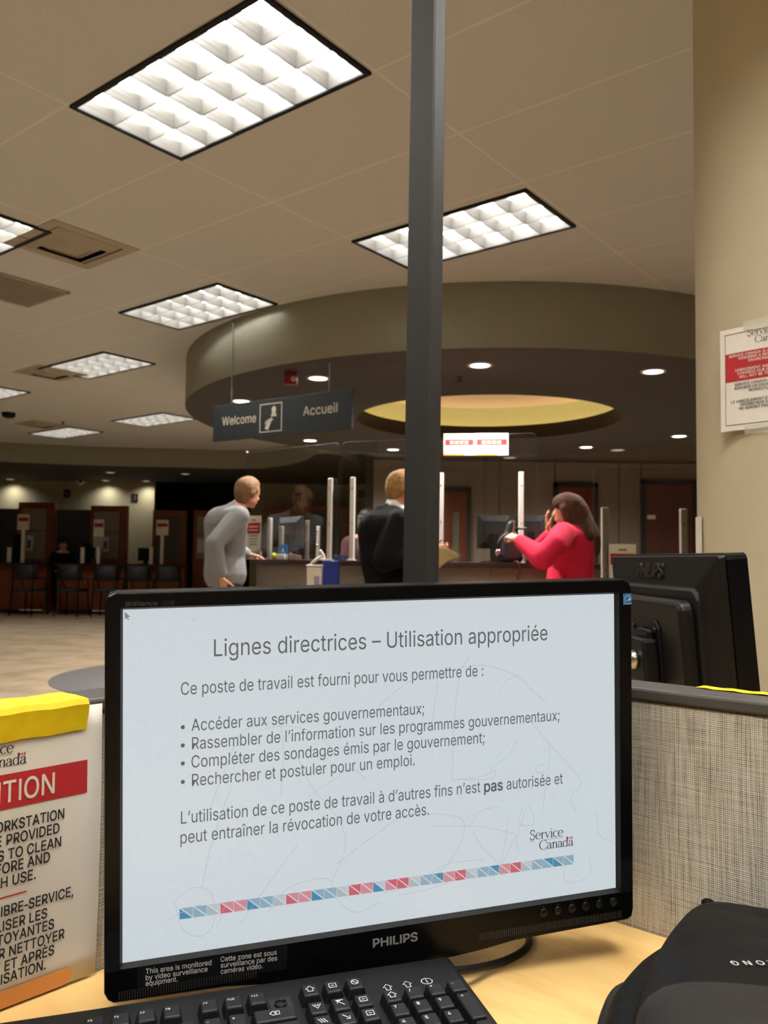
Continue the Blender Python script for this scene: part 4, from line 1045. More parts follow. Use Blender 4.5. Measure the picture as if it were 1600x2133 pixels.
# pointer, scratches on the glass
mb = MB(); x, z = scr(260, 1274)
mb.add([(x, YS, z), (x, YS, z - .0066), (x + .0015, YS, z - .0052), (x + .0026, YS, z - .0074), (x + .0034, YS, z - .0070), (x + .0024, YS, z - .0049), (x + .0044, YS, z - .0047)], [(0, 1, 2, 3, 4, 5, 6)])
mb.build('pointer', scolor('pointer_grey', (150, 150, 150)), mon, xf=T1)
scr_lines = [[(395, 1291), (400, 1288), (404, 1292), (409, 1290)], [(979, 1367), (965, 1388), (952, 1440), (944, 1540), (942, 1625)], [(942, 1625), (1000, 1618), (1030, 1605), (1022, 1622), (950, 1624)],
             [(955, 1390), (1010, 1386), (1070, 1405), (1110, 1440), (1140, 1465)], [(1040, 1440), (1055, 1418), (1080, 1408), (1100, 1425)], [(1020, 1605), (1060, 1570), (1080, 1538)],
             [(1095, 1490), (1140, 1545), (1190, 1600), (1210, 1632), (1190, 1660), (1200, 1690)], [(1145, 1545), (1142, 1600), (1120, 1610), (1118, 1595), (1140, 1592)], [(1140, 1610), (1135, 1650), (1128, 1700)],
             [(435, 1690), (470, 1600), (510, 1520), (580, 1510), (590, 1580), (585, 1660)], [(540, 1520), (600, 1512), (660, 1530), (700, 1570)], [(640, 1660), (700, 1620), (730, 1600), (760, 1620)],
             [(790, 1470), (850, 1420), (900, 1405)], [(912, 1420), (905, 1470), (900, 1510)], [(365, 1880), (380, 1935), (420, 1950), (445, 1920), (440, 1860), (400, 1850), (360, 1880)],
             [(345, 1920), (370, 1905), (425, 1880)], [(450, 1935), (475, 1870)], [(500, 1925), (560, 1840), (620, 1760)], [(700, 1800), (780, 1740), (840, 1700), (900, 1695), (960, 1705), (965, 1740), (940, 1790), (900, 1830)],
             [(800, 1860), (870, 1840), (930, 1800), (1010, 1790)], [(830, 1865), (900, 1850), (980, 1815)], [(985, 1730), (1000, 1760), (1030, 1790), (1045, 1790), (1060, 1700)], [(1090, 1680), (1080, 1715), (1112, 1716), (1100, 1680), (1078, 1740), (1078, 1772)],
             [(1075, 1740), (1050, 1790), (1020, 1840)], [(1180, 1790), (1175, 1830), (1200, 1838), (1230, 1815), (1225, 1780)], [(1240, 1690), (1250, 1740), (1280, 1755)], [(620, 1580), (650, 1640), (700, 1700), (720, 1760), (690, 1840)],
             [(560, 1900), (600, 1850), (680, 1830), (700, 1870), (740, 1900), (790, 1880)], [(900, 1720), (1000, 1722), (1080, 1738)], [(1040, 1680), (1000, 1690), (980, 1720)], [(480, 1640), (440, 1760), (420, 1850)]]
mb = MB()
for L in scr_lines:
    ribbon(mb, smooth_path([scr(*p) for p in L], 6), .00034, -.0002)
scratch_part = mb.build('scratches', scolor('scratch_grey', (198, 206, 212)), mon, xf=T1)
scratch_part['kind'] = 'stuff'
# bits stuck to the bezel
F = -.0055
tape = N('clear_tape'); _tr = tape.n('ShaderNodeBsdfTransparent'); _gl = tape.n('ShaderNodeBsdfPrincipled'); _gl.inputs['Base Color'].default_value = (.06, .06, .065, 1); _gl.inputs['Roughness'].default_value = .25
_mx = tape.n('ShaderNodeMixShader'); _mx.inputs[0].default_value = .16
tape.l(_tr.outputs[0], _mx.inputs[1]); tape.l(_gl.outputs[0], _mx.inputs[2]); tape.l(_mx.outputs[0], tape.out.inputs[0])
(xa, za), (xb, zb) = scr(286, 2003), scr(597, 1958); xc, zc = scr(594, 2012); xd, zd = scr(286, 2052)
g = mon
tl = MB().add([(xa, F - .0004, za), (xd, F - .0004, max(zd, -.176)), (xc, F - .0004, zc), (xb, F - .0004, zb)], [(0, 1, 2, 3)]).build('warning_label', tape.m, mon, xf=T1)
M_wink = mat('white_print', (216, 214, 208), .6)
mb = MB()
for t_, p0, p1 in (('This area is monitored', (303, 2021), (439, 2002)), ('by video surveillance', (303, 2034), (431, 2015.5)), ('equipment.', (303, 2046), (369, 2036)),
                   ('Cette zone est sous', (458, 1996), (574, 1981)), ('surveillance par des', (458, 2008.5), (575, 1993)), ('caméras vidéo.', (458, 2021), (545, 2009))):
    (x0, z0), (x1, z1) = scr(*p0), scr(*p1)
    put_text(mb, t_, x0, z0, .0043, x1 - x0, bold=.014, y=F - .0008, slope=(z1 - z0) / (x1 - x0))
mb.build('lettering', M_wink, tl, xf=T1)
en = MB().box(.2435, .2530, F - .0006, F, .1375, .1488).build('energy_sticker', mat('sky_blue_sticker', (40, 128, 200), .4), mon, xf=T1)
mb = MB(); ribbon(mb, arc(.2483, .1405, .0042, .0062, 20, 160, 14), .0006, F - .0009); ribbon(mb, [(.2442, .1405), (.2470, .1418), (.2520, .1424)], .0005, F - .0009)
st = [(.2502 + (.0016 if k % 2 == 0 else .0007) * math.cos(PI / 2 + k * PI / 5), .1428 + (.0016 if k % 2 == 0 else .0007) * math.sin(PI / 2 + k * PI / 5)) for k in range(10)]
mb.add([(.2502, F - .0009, .1428)] + [(a, F - .0009, b) for a, b in st], [(0, k + 1, (k + 1) % 10 + 1) for k in range(10)])
ribbon(mb, [(.2440, .1386), (.2526, .1386)], .0005, F - .0009)
mb.build('emblem', M_white, en, xf=T1)
MB().box(-.229, -.2165, F - .0004, F + .001, .1487, .1500).build('clip', mat('grey_clip', (86, 86, 88), .4), mon, xf=T1)
for sx in (-1, 1):
    MB().add([(sx * .2385, F - .0004, -.118), (sx * .252, F - .0004, -.118), (sx * .252, F - .0004, -.151), (sx * .2385, F - .0004, -.151)], [(0, 1, 2, 3)]).build('corner_tape', tape.m, mon, xf=T1)

# the second screen seen from behind
T2c = Vector((.527, 1.452, .985)); yaw2 = math.radians(92)
base2 = Vector((T2c.x - .10, T2c.y, DESK))
MW2 = Matrix.Translation(T2c) @ Matrix.Rotation(yaw2, 4, 'Z') @ Matrix.Rotation(math.radians(-5), 4, 'X')
T2 = frame_at(base2, yaw2).inverted() @ MW2
mon2 = make_monitor('monitor', base2, yaw2, T2, 'second black monitor seen from behind, on the desk beyond the right panel')
MB().box(-.2372, .2372, .0008, .004, -.1484, .1484).build('display', mat('dark_display', (14, 15, 17), .2), mon2, xf=T2)
mt = MB(); mt.loft([[(x, y, z) for x, z in ((-.104, -.12), (.020, -.12), (.020, .047), (.008, .059), (-.092, .059), (-.104, .047))] for y in (.078, .082)])
mt = mt.build('mount_plate', M_black, mon2, bevel=.001, xf=T2)
for x in (-.092, .008):
    b = MB(); b.smooth = True
    b.lathe([(.005, 0), (.005, .003), (.003, .0045), (0, .0045)], 14, xf=T2 @ Matrix.Translation((x, .082, .043)) @ Matrix.Rotation(-PI / 2, 4, 'X')).build('screw', M_black_shell, mt)
MB().box(-.085, -.03, .082, .094, .015, .044).build('mount_block', M_black, mon2, bevel=.004, xf=T2)
MB().box(-.098, -.022, .082, .108, -.044, .030).build('mount_head', M_black, mon2, bevel=.005, xf=T2)
b = MB(); b.smooth = True
b.tube([(-.075, .100, -.004), (-.012, .148, -.008)], .0085, 14).ball((-.068, .114, -.004), .016, 16).lathe([(.013, 0), (.013, .006), (.010, .006), (.010, 0)], 16, c=(-.02, .135, -.012), close=False)
b.build('ball_joint', M_chrome, mon2, xf=T2)
b = MB(); b.smooth = True
b.tube([(-.012, .146, -.009), (.005, .175, -.02), (.012, .19, -.07), (.012, .19, -.232)], .014, 14)
b.build('mount_arm', M_black, mon2, xf=T2)
g = empty('desk', PC, WY); tag(g, 'maple desk beyond the right panel, under the second monitor', 'desk')
MB().box(.02, 1.7, .062, .74, DESK - .03, DESK).build('worktop', M_maple, g, bevel=.003)
for a in (.05, 1.62):
    MB().box(a, a + .03, .09, .70, 0, DESK - .03).build('end_panel', M_maple, g)
r3 = Vector(ray(1458, 1110)); r2 = Vector((r3.x, r3.y)); c2 = Vector(PCOL)                  # where that sight line meets the column
_a = r2.dot(r2); _b = r2.dot(c2); _k = (_b - math.sqrt(_b * _b - _a * (c2.dot(c2) - RCOL ** 2))) / _a
hit = Vector((r3.x * _k, r3.y * _k, EYE + r3.z * _k)); na = math.atan2(hit.y - PCOL[1], hit.x - PCOL[0])
g = empty('paper_strip', (hit.x + .003 * math.cos(na), hit.y + .003 * math.sin(na), hit.z), na + PI / 2)
MB().box(-.036, .036, -.0004, .0004, -.078, .044).build('sheet', M_paper, g)
mb = MB(); mb.box(-.03, -.004, .0006, .0012, -.012, -.006).box(-.03, .012, .0006, .0012, -.036, -.029); mb.build('print', mat('grey_print', (120, 112, 100), .8), g)
tag(g, 'narrow cream paper on the edge of the column, just above the second monitor', 'paper')

# ---------------------------------------------------------------- keyboard
KY = math.radians(18.2); K0 = atz(935, 1985, DESK + .036); K0.z = DESK
KX = frame_at(K0, KY)                                         # x right, y away, origin at the rear right corner
kb = empty('keyboard', K0, KY); tag(kb, 'black full size keyboard on the desk below the monitor', 'keyboard')
slopeK = math.radians(3.2)
KT = Matrix.Translation((0, 0, .036)) @ Matrix.Rotation(slopeK, 4, 'X')   # top plane, falls towards the user
def kpos(px, py, lift=.009):
    """sight line meets the key plane"""
    M4 = KX @ KT; n = (M4.to_3x3() @ Vector((0, 0, 1))); o = Vector((0, 0, EYE)); r = Vector(ray(px, py)); p0 = M4 @ Vector((0, 0, lift))
    p = o + r * ((p0 - o).dot(n) / r.dot(n)); return M4.inverted() @ p
mb = MB()
mb.loft([[(x, y, z) for x, y in ((-.452, -.168), (0, -.168), (0, 0), (-.452, 0))] for z in (-.019, -.004)] + [[(x, y, 0.0) for x, y in ((-.447, -.163), (-.005, -.163), (-.005, -.006), (-.447, -.006))]])
case = mb.build('case', M_black_shell, kb, bevel=.002, xf=KT)
MB().loft([[(x, -.16, -.024), (x, -.16, -.015), (x, -.01, -.015), (x, -.01, -.033)] for x in (-.446, -.006)]).build('underside', M_black, kb, xf=KT)
M_key = mat('key_black', (14, 14, 15), .5, vary=.08, scale=400, bump=.02, spec=.25)
M_legend = mat('key_legend', (206, 206, 204), .6)
U = .01905
# origin of the key grid from the F9 key
f9 = kpos(436, 2094); gx0, gy0 = f9.x, f9.y                  # centre of F9
def key(x, y, w=1.0, h=1.0, legend=None, small=False, icon=None):
    a, b, c, d = x - w * U / 2 + .0008, x + w * U / 2 - .0008, y - h * U / 2 + .0008, y + h * U / 2 - .0008
    i = .0026
    mb = MB()
    mb.loft([[(a, c, -.001), (b, c, -.001), (b, d, -.001), (a, d, -.001)], [(a + i, c + i * .8, .0085), (b - i, c + i * .8, .0085), (b - i, d - i * .5, .0095), (a + i, d - i * .5, .0095)]])
    o = mb.build('key', M_key, kb, bevel=.0012, xf=KT)
    t = MB(); LX = Matrix.Translation((0, 0, .0100)) @ Matrix.Rotation(-PI / 2, 4, 'X')
    if legend: put_text(t, legend, a + .0042, d - .0085 if not small else d - .0080, .0034 if not small else .0021, bold=.02, xf=LX if False else None)
    if icon:
        for L in icon:
            ribbon(t, [(x - .0005 + p * .0042, y + q * .0042) for p, q in L], .0007)
    if t.v:
        t.v = [(p[0], p[2], .0096 + (p[2] - y) * .05 + .0004) for p in t.v]
        t.build('legend', M_legend, o, xf=KT)
    return o
ARW = [[(-.8, 0), (.8, 0)], [(.3, .4), (.8, 0), (.3, -.4)]]
UP = [[(0, -.8), (0, .7)], [(-.4, .3), (0, .8), (.4, .3)]]
BOX = [[(-.7, -.6), (.7, -.6), (.7, .6), (-.7, .6), (-.7, -.6)], [(-.3, 0), (.3, 0)]]
HOME = [[(.7, -.7), (-.6, .6), (-.6, -.2)], [(-.6, .6), (.2, .6)], [(-.8, .8), (.7, .8)]]
CHK = [[(-.8, .6), (0, -.6), (.8, .6)], [(-.4, .7), (0, .1), (.4, .7)]]
CIR = [arc(0, 0, .7, .7, 0, 360, 10), [(-.5, .5), (.5, -.5)]]
HOU = [[(-.5, -.8), (-.5, -.1), (-.9, -.1), (0, .8), (.9, -.1), (.5, -.1), (.5, -.8), (-.5, -.8)]]
yF = gy0
# function row: F9 is at gx0
for lab, off in (('F9', 0), ('F10', 1), ('F11', 2)):
    key(gx0 + off * U, yF, legend=lab, small=True)
for lab, off in (('F8', -1.5), ('F7', -2.5), ('F6', -3.5), ('F5', -4.5), ('F4', -6), ('F3', -7), ('F2', -8), ('F1', -9), ('Esc', -11)):
    if gx0 + off * U > -.44: key(gx0 + off * U, yF, legend=lab, small=True)
mb = MB(); mb.box(gx0 + 2.55 * U, gx0 + 3.5 * U, yF - U / 2, yF + U / 2, -.0005, .0006); mb.build('empty_key_bed', mat('bare_key_bed', (10, 10, 11), .6), kb, xf=KT)
mb = MB(); mb.smooth = True
mb.lathe([(.0052, 0), (.0052, .003), (.0040, .003), (.0040, 0)], 20, c=(gx0 + 3 * U, yF, 0), close=False); mb.build('bare_key_stem', M_black_shell, kb, xf=KT)
nx = gx0 + 4.28 * U                                          # navigation cluster
for k, ic in enumerate((HOU, BOX, CIR)): key(nx + k * U, yF, icon=ic)
y1 = yF - 1.32 * U
for k, ic in enumerate((CHK, HOME, BOX)): key(nx + k * U, y1, icon=ic)
for k, ic in enumerate(([[(-.8, .6), (-.2, -.6)], [(-.3, .6), (.3, -.6)], [(.2, .6), (.8, -.6)]], [[(-.7, .7), (.6, -.6), (.6, .2)], [(.6, -.6), (-.2, -.6)]], BOX)): key(nx + k * U, y1 - U, icon=ic)
px0 = nx + 3.28 * U                                          # number pad
for k, (lg, ic) in enumerate(((None, HOU), ('/', None), ('*', None), ('-', None))): key(px0 + k * U, y1, legend=lg, icon=ic)
for k, (lg, ic) in enumerate((('7', None), ('8', None), ('9', None))): key(px0 + k * U, y1 - U, legend=lg)
key(px0 + 3 * U, y1 - 1.5 * U, 1, 2, legend='+')
for k, lg in enumerate(('4', '5', '6')): key(px0 + k * U, y1 - 2 * U, legend=lg)
for k, lg in enumerate(('1', '2', '3')): key(px0 + k * U, y1 - 3 * U, legend=lg)
key(px0 + 3 * U, y1 - 3.5 * U, 1, 2); key(px0 + .5 * U, y1 - 4 * U, 2, 1, legend='0'); key(px0 + 2 * U, y1 - 4 * U, legend='.')
# number row and the rows in front
bx = gx0 + 2.5 * U
key(bx, y1, 2, 1, icon=[[(-.9, 0), (-.4, .5), (.9, .5), (.9, -.5), (-.4, -.5), (-.9, 0)], [(0, .2), (.4, -.2)], [(0, -.2), (.4, .2)]])
for k, lg in enumerate('+-0987654321'):
    if bx - (1.5 + k) * U > -.44: key(bx - (1.5 + k) * U, y1, legend=lg)
key(bx + .25 * U, y1 - U, 1.5, 1)
for k, lg in enumerate('][POIUYTREWQ'):
    if bx - (1.0 + k) * U > -.43: key(bx - (1.0 + k) * U, y1 - U, legend=lg)
key(bx - .1 * U, y1 - 2 * U, 2.2, 1)
for k, lg in enumerate("';LKJHGFDSA"):
    if bx - (1.7 + k) * U > -.43: key(bx - (1.7 + k) * U, y1 - 2 * U, legend=lg)
# lock lights on the case
mb = MB()
for k in range(3):
    c = (px0 + (.25 + k * .93) * U, yF + .05 * U)
    if k < 2:
        L = [(-.5, -.9), (-.5, 0), (-1, 0), (0, 1), (1, 0), (.5, 0), (.5, -.9), (-.5, -.9)]
        ribbon(mb, [(c[0] + p * .0040, c[1] + q * .0045) for p, q in L], .0007); ribbon(mb, [(c[0] - .004, c[1] - .0055), (c[0] + .004, c[1] - .0055)], .0007)
    else:
        ribbon(mb, [(c[0] + p * .0046, c[1] + q * .0044) for p, q in arc(0, 0, 1.1, 1, 0, 360, 8)], .0007); ribbon(mb, [(c[0], c[1] - .003), (c[0], c[1] + .003)], .0007)
    ribbon(mb, arc(c[0], c[1] - .0085, .0006, .0006, 0, 360, 8), .0009)
mb.v = [(p[0], p[2], .0006) for p in mb.v]
mb.build('lock_marks', M_legend, kb, xf=KT)
# cable from under the screen to the rear of the keyboard
mb = MB(); mb.smooth = True
e = KX @ KT @ Vector((-.012, .0, -.010))
pts = smooth_path([e, e + Vector((.02, .004, -.006)), Vector((.125, .835, DESK + .0045)), Vector((.155, .875, DESK + .0045)), Vector((.150, .94, DESK + .0045)), Vector((.10, 1.02, DESK + .0045))], 10)
o = mb.tube(pts, .0038, 10).build('cable', M_black); tag(o, 'black cable curling from behind the keyboard under the monitor', 'cable')

# ---------------------------------------------------------------- notice on the left panel
LP0 = Vector((-.27, .816, 0)); NY = math.radians(49)
right_edge = atz(213, 1472, .985)
nfr = frame_at(wpt(.0035, 0) + Vector((0, 0, 0)), WY) @ Matrix.Rotation(PI / 2, 4, 'Z')    # local x runs along the left panel towards the corner
def notice_pt(px, py):
    n = Vector((WA.x, WA.y, 0)); o = Vector((0, 0, EYE)); r = Vector(ray(px, py)); p0 = wpt(.0045, 0)
    p = o + r * ((p0 - o).dot(n) / r.dot(n)); q = nfr.inverted() @ p; return q.x, q.z
g = empty('notice', nfr.translation, math.radians(49)); tag(g, 'large white attention notice taped to the left desk panel', 'notice')
xr, zr = notice_pt(213, 1472); xb, zb = notice_pt(204, 2014)
NW = .216
mb = MB(); mb.smooth = True
rows = []
for i in range(13):
    t = i / 12; z = .988 + (DESK + .003 - .988) * t
    rows.append([(xr - .002 * t - NW * (1 - j / 12), -.0010 - (.006 * t * t + .004 * math.sin(PI * t)) * (j / 12) ** 2, z) for j in range(13)])
mb.loft(rows, cap=False, closed=False); mb.build('sheet', M_paper, g, solid=.0004)
def on_sheet(x, z): 
    t = (.988 - z) / (.988 - DESK - .003); j = 1 - (xr - .002 * t - x) / NW
    return -.0010 - (.006 * t * t + .004 * math.sin(PI * max(0, min(1, t)))) * max(0, j) ** 2 - .0006
def drape(mb): mb.v = [(p[0], on_sheet(p[0], p[2]), p[2]) for p in mb.v]
def npoly(mb, pts, div=8):
    """a quad given by four image corners, divided so that it follows the sheet"""
    a, b, c, d = pts; V = []
    for i in range(div + 1):
        for j in range(div + 1):
            u, v = i / div, j / div
            x = (a[0] * (1 - u) + b[0] * u) * (1 - v) + (d[0] * (1 - u) + c[0] * u) * v
            z = (a[1] * (1 - u) + b[1] * u) * (1 - v) + (d[1] * (1 - u) + c[1] * u) * v
            V.append((x, 0, z))
    mb.add(V, [(i * (div + 1) + j, i * (div + 1) + j + 1, (i + 1) * (div + 1) + j + 1, (i + 1) * (div + 1) + j) for i in range(div) for j in range(div)])
p1, p2 = notice_pt(179, 1581), notice_pt(179, 1648)
mb = MB(); npoly(mb, [(p1[0] - .19, p1[1]), p1, (p1[0], p2[1]), (p1[0] - .19, p2[1])]); drape(mb); mb.build('red_band', M_red, g)
def ntext(txt, pr, h, m, bold, name='lettering', squeeze=.80):
    x, z = notice_pt(*pr); mb = MB(); put_text(mb, txt, 0, z, h, bold=bold); w = max(p[0] for p in mb.v)
    mb.v = [(x - (w - p[0]) * squeeze, p[1], p[2]) for p in mb.v]
    mb.v = [(p[0], on_sheet(p[0], p[2]) - .0004, p[2]) for p in mb.v]
    mb.build(name, m, g)
ntext('ATTENTION', (110, 1650), .0185, M_paper, .012, 'heading')
for t_, p in (('WORKSTATION', (129, 1702)), ('THE PROVIDED', (119, 1732)), ('WIPES TO CLEAN', (122, 1760)), ('BEFORE AND', (99, 1792)), ('EACH USE.', (70, 1828))):
    ntext(t_, p, .0089, M_ink, .02)
for t_, p in (('EN LIBRE-SERVICE,', (146, 1862)), ('UTILISER LES', (93, 1908)), ('LINGETTES NETTOYANTES', (107, 1930)), ('POUR NETTOYER', (128, 1950)), ('AVANT ET APRÈS', (107, 1984)), ("L'UTILISATION.", (90, 2015))):
    ntext(t_, p, .0087, M_ink, .02)
mb = MB(); a = notice_pt(52, 1854); ribbon(mb, [(a[0] - .12 + .01 * k, a[1]) for k in range(13)], .0012); drape(mb); mb.build('rule', M_red, g)
mb = MB(); a, b = notice_pt(143, 2014), notice_pt(143, 2040)
zc, hh = (a[1] + b[1]) / 2 + .001, .0075
pts_ = [(a[0] - .17, zc - hh)] + [(a[0] - hh + hh * math.cos(w), zc + hh * math.sin(w)) for w in np.linspace(-PI / 2, PI / 2, 9)] + [(a[0] - .17, zc + hh)]
mb.add([(x, on_sheet(x, z), z) for x, z in pts_], [list(range(len(pts_)))]); mb.build('orange_tab', mat('orange_ink', (214, 142, 70), .7), g)
mb = MB(); c = notice_pt(48, 1592)
wordmark(mb, c[0] - .0485, c[1] + .0125, .0098); drape(mb); mb.build('logo', [M_ink, M_red], g)
# yellow tape over the cap and the sheet
M_yellow = mat('yellow_tape', (238, 204, 24), .45, vary=.06, scale=60, bump=.06)
t1, t2 = notice_pt(180, 1475), notice_pt(179, 1518)
mb = MB(); n = 24; random.seed(3)
xe = [t1[0] + random.uniform(-.0012, .0012) for _ in range(6)]
prof = [(.045, .9950), (.020, .9955), (-.004, .9950), (-.0062, .990), (-.0052, .982), (-.0036, t2[1])]
mb.smooth = False
rings = []
for (y, z), e in zip(prof, xe): rings.append([(e - .30 + .30 * k / n, y, z + .0006 * math.sin(k * 1.7)) for k in range(n + 1)])
mb.loft(rings, cap=False, closed=False); o = mb.build('yellow_tape', M_yellow, solid=.0004)
o.location = nfr.translation; o.rotation_euler = (0, 0, math.radians(49)); tag(o, 'wide yellow tape holding the attention notice over the left panel cap', 'tape')
# yellow strip on the right cap
RX = WX.inverted()
pa = RX @ atz(1452, 1432, .9935); pb = RX @ atz(1600, 1452, .9935)
mb = MB(); x0 = pa.x; ys = [(.040, .9942), (.055, .9945), (.0575, .990), (.058, .965)]
rings = [[(x0 + (0.004 * (j % 2)) + (.6 - x0) * k / 20, y, z + .0005 * math.sin(k * 2.1 + j)) for k in range(21)] for j, (y, z) in enumerate(ys)]
mb.loft(rings, cap=False, closed=False); o = mb.build('yellow_tape', M_yellow, solid=.0004); o.location = PC; o.rotation_euler = (0, 0, WY)
tag(o, 'thin yellow tape strip along the right panel cap below the second monitor', 'tape')

# ---------------------------------------------------------------- notice on the column
PD = Vector((-PCOL[0], -PCOL[1], 0)).normalized()
pn = math.radians(-56 + 9); tdir = Vector((math.cos(pn), math.sin(pn), 0))       # paper runs this way (to the right and nearer)
nrm = Vector((tdir.y, -tdir.x, 0)); nrm = nrm if nrm.dot(Vector((0, -1, 0))) > 0 else -nrm
pc = Vector((*PCOL, 0)) + nrm * (RCOL + .002)
nf2 = frame_at(pc, pn)
def colpt(px, py):
    o = Vector((0, 0, EYE)); r = Vector(ray(px, py)); p = o + r * ((pc - o).dot(nrm) / r.dot(nrm)); q = nf2.inverted() @ p; return q.x, q.z
g = empty('notice', pc, pn); tag(g, 'white framed notice with a red block taped to the round column', 'notice')
xl, zt = colpt(1498, 690); _, zbm = colpt(1500, 900); CWd = .216
def colmap(mb, off):
    """bends flat lettering gently round the column"""
    q = []
    for x, y, z in mb.v:
        d = x - (xl + CWd / 2); q.append((x, d * d * .55 + off, z))
    mb.v = q
mb = MB(); mb.loft([[(xl + CWd * j / 16, 0, z) for j in range(17)] for z in (zt, zbm)], cap=False, closed=False); colmap(mb, -.0012); mb.build('sheet', M_paper, g, solid=.0004)
def crect(x0, x1, z0, z1, name, m):
    mb = MB(); mb.loft([[(x0 + (x1 - x0) * j / 16, 0, z) for j in range(17)] for z in (z0, z1)], cap=False, closed=False); colmap(mb, -.0020); return mb.build(name, m, g)
H = zt - zbm; i_ = .0135
mb = MB()
for a, b, c, d in ((xl + i_, xl + CWd - i_, zt - i_, zt - i_ - .0012), (xl + i_, xl + CWd - i_, zbm + i_, zbm + i_ + .0012)): mb.loft([[(a + (b - a) * j / 12, 0, z) for j in range(13)] for z in (c, d)], cap=False, closed=False)
for a in (xl + i_, xl + CWd - i_ - .0012): mb.add([(a, 0, zt - i_), (a + .0012, 0, zt - i_), (a + .0012, 0, zbm + i_), (a, 0, zbm + i_)], [(0, 1, 2, 3)])
colmap(mb, -.0021); mb.build('border', M_ink, g)
crect(xl + i_, xl + CWd - i_, zt - H * .245, zt - H * .525, 'red_block', M_red)
mb = MB(); wordmark(mb, xl + CWd / 2 - .036, zt - H * .105, .0165); colmap(mb, -.0024); mb.build('logo', [M_ink, M_red], g)
def clines(lines, m, zz):
    mb = MB()
    for (t_, z) in zip(lines, zz): put_text(mb, t_, xl + CWd / 2, zt - H * z, .0068, align='c', bold=.016)
    colmap(mb, -.0026); mb.build('lettering', m, g)
clines(('SERVICE CANADA IS COMMITTED TO', 'ENSURING A RESPECTFUL', 'ENVIRONMENT', 'HARASSMENT AND VIOLENCE', 'TOWARDS OUR EMPLOYEES', 'WILL NOT BE TOLERATED'), M_paper, (.285, .318, .352, .430, .464, .499))
clines(("SERVICE CANADA S'ENGAGE À", 'ASSURER UN ENVIRONNEMENT', 'RESPECTUEUX', 'LE HARCÈLEMENT ET LA VIOLENCE', 'ENVERS NOS EMPLOYÉS', 'NE SERONT PAS TOLÉRÉS'), M_ink, (.570, .605, .640, .735, .770, .806))
mt_ = N('matte_clear_tape'); _t = mt_.n('ShaderNodeBsdfTransparent'); _p = mt_.n('ShaderNodeBsdfPrincipled'); _p.inputs['Base Color'].default_value = lin((226, 222, 200)); _m = mt_.n('ShaderNodeMixShader'); _m.inputs[0].default_value = .35
mt_.l(_t.outputs[0], _m.inputs[1]); mt_.l(_p.outputs[0], _m.inputs[2]); mt_.l(_m.outputs[0], mt_.out.inputs[0])
for z in (zt, zbm):
    mb = MB(); mb.loft([[(xl + .062 + .095 * j / 8, 0, z + e) for j in range(9)] for e in (-.012, .012)], cap=False, closed=False); colmap(mb, -.0026); mb.build('tape_strip', mt_.m, g)

# ---------------------------------------------------------------- backpack
bp = empty('backpack', (.40, .60, DESK)); tag(bp, 'black nylon backpack lying on the desk by the right panel', 'backpack')
def nylon(name, c):
    k = N(name); v = k.coord(); a = k.noise(v, 9, 4, .55); b = k.noise(v, 700, 2)
    k.l(k.ramp(a, [(.3, lin(tuple(x * .9 for x in c))), (.7, lin(tuple(x * 1.1 for x in c)))]), k.b.inputs['Base Color'])
    k.b.inputs['Roughness'].default_value = .62
    k.b.inputs['Specular IOR Level'].default_value = .1
    bb = k.n('ShaderNodeBump'); bb.inputs['Strength'].default_value = .5; bb.inputs['Distance'].default_value = .012; k.l(a, bb.inputs['Height'])
    b2 = k.n('ShaderNodeBump'); b2.inputs['Strength'].default_value = .15; b2.inputs['Distance'].default_value = .0006; k.l(b, b2.inputs['Height']); k.l(bb.outputs[0], b2.inputs['Normal'])
    k.l(b2.outputs[0], k.b.inputs['Normal'])
    return k.m
M_ny = nylon('black_nylon', (9, 8, 8)); M_ny2 = nylon('charcoal_nylon', (31, 29, 27))
def closed_smooth(pts, k=8):
    P = [np.array(p, float) for p in pts]; n = len(P); out = []
    for i in range(n):
        a, b, c, d = P[i - 1], P[i], P[(i + 1) % n], P[(i + 2) % n]
        for j in range(k):
            t = j / k
            out.append(.5 * (2 * b + (c - a) * t + (2 * a - 5 * b + 4 * c - d) * t * t + (a * -1 + 3 * b - 3 * c + d) * t ** 3))
    return out
class Cushion:
    """soft shape over a plan outline, rising to H with a rounded shoulder"""
    def __init__(s, outline, c, z0, H, power=3.0, tiltf=None):
        s.o = closed_smooth(outline); s.c = np.array(c, float); s.z0 = z0; s.H = H; s.p = power; s.t = tiltf or (lambda x, y: 1.0)
        s.ang = np.array([math.atan2(q[1] - s.c[1], q[0] - s.c[0]) for q in s.o]); s.rad = np.array([np.hypot(*(q - s.c)) for q in s.o])
        od = np.argsort(s.ang); s.sa = np.concatenate([s.ang[od] - 2 * PI, s.ang[od], s.ang[od] + 2 * PI]); s.sr = np.tile(s.rad[od], 3)
    def h(s, x, y):
        d = np.array([x, y]) - s.c; k = min(1, np.hypot(*d) / np.interp(math.atan2(d[1], d[0]), s.sa, s.sr))
        return s.z0 + s.H * s.t(x, y) * max(0.0, 1 - k ** s.p) ** .42
    def mesh(s, name, m, parent, org, seams=None):
        mb = MB(); mb.smooth = True
        ks = [1.0, .995, .98, .955, .92, .87, .80, .70, .58, .44, .28, .1]
        rings = []
        for k in ks:
            rings.append([(*(s.c + (q - s.c) * k - org[:2]), s.h(*(s.c + (q - s.c) * k)) - org[2] + (0 if k < 1 else 0)) for q in s.o])
        mb.loft([[(p[0], p[1], s.z0 - org[2]) for p in rings[0]]] + rings)
        return mb.build(name, m, parent)
ORG = np.array((.40, .60, DESK))
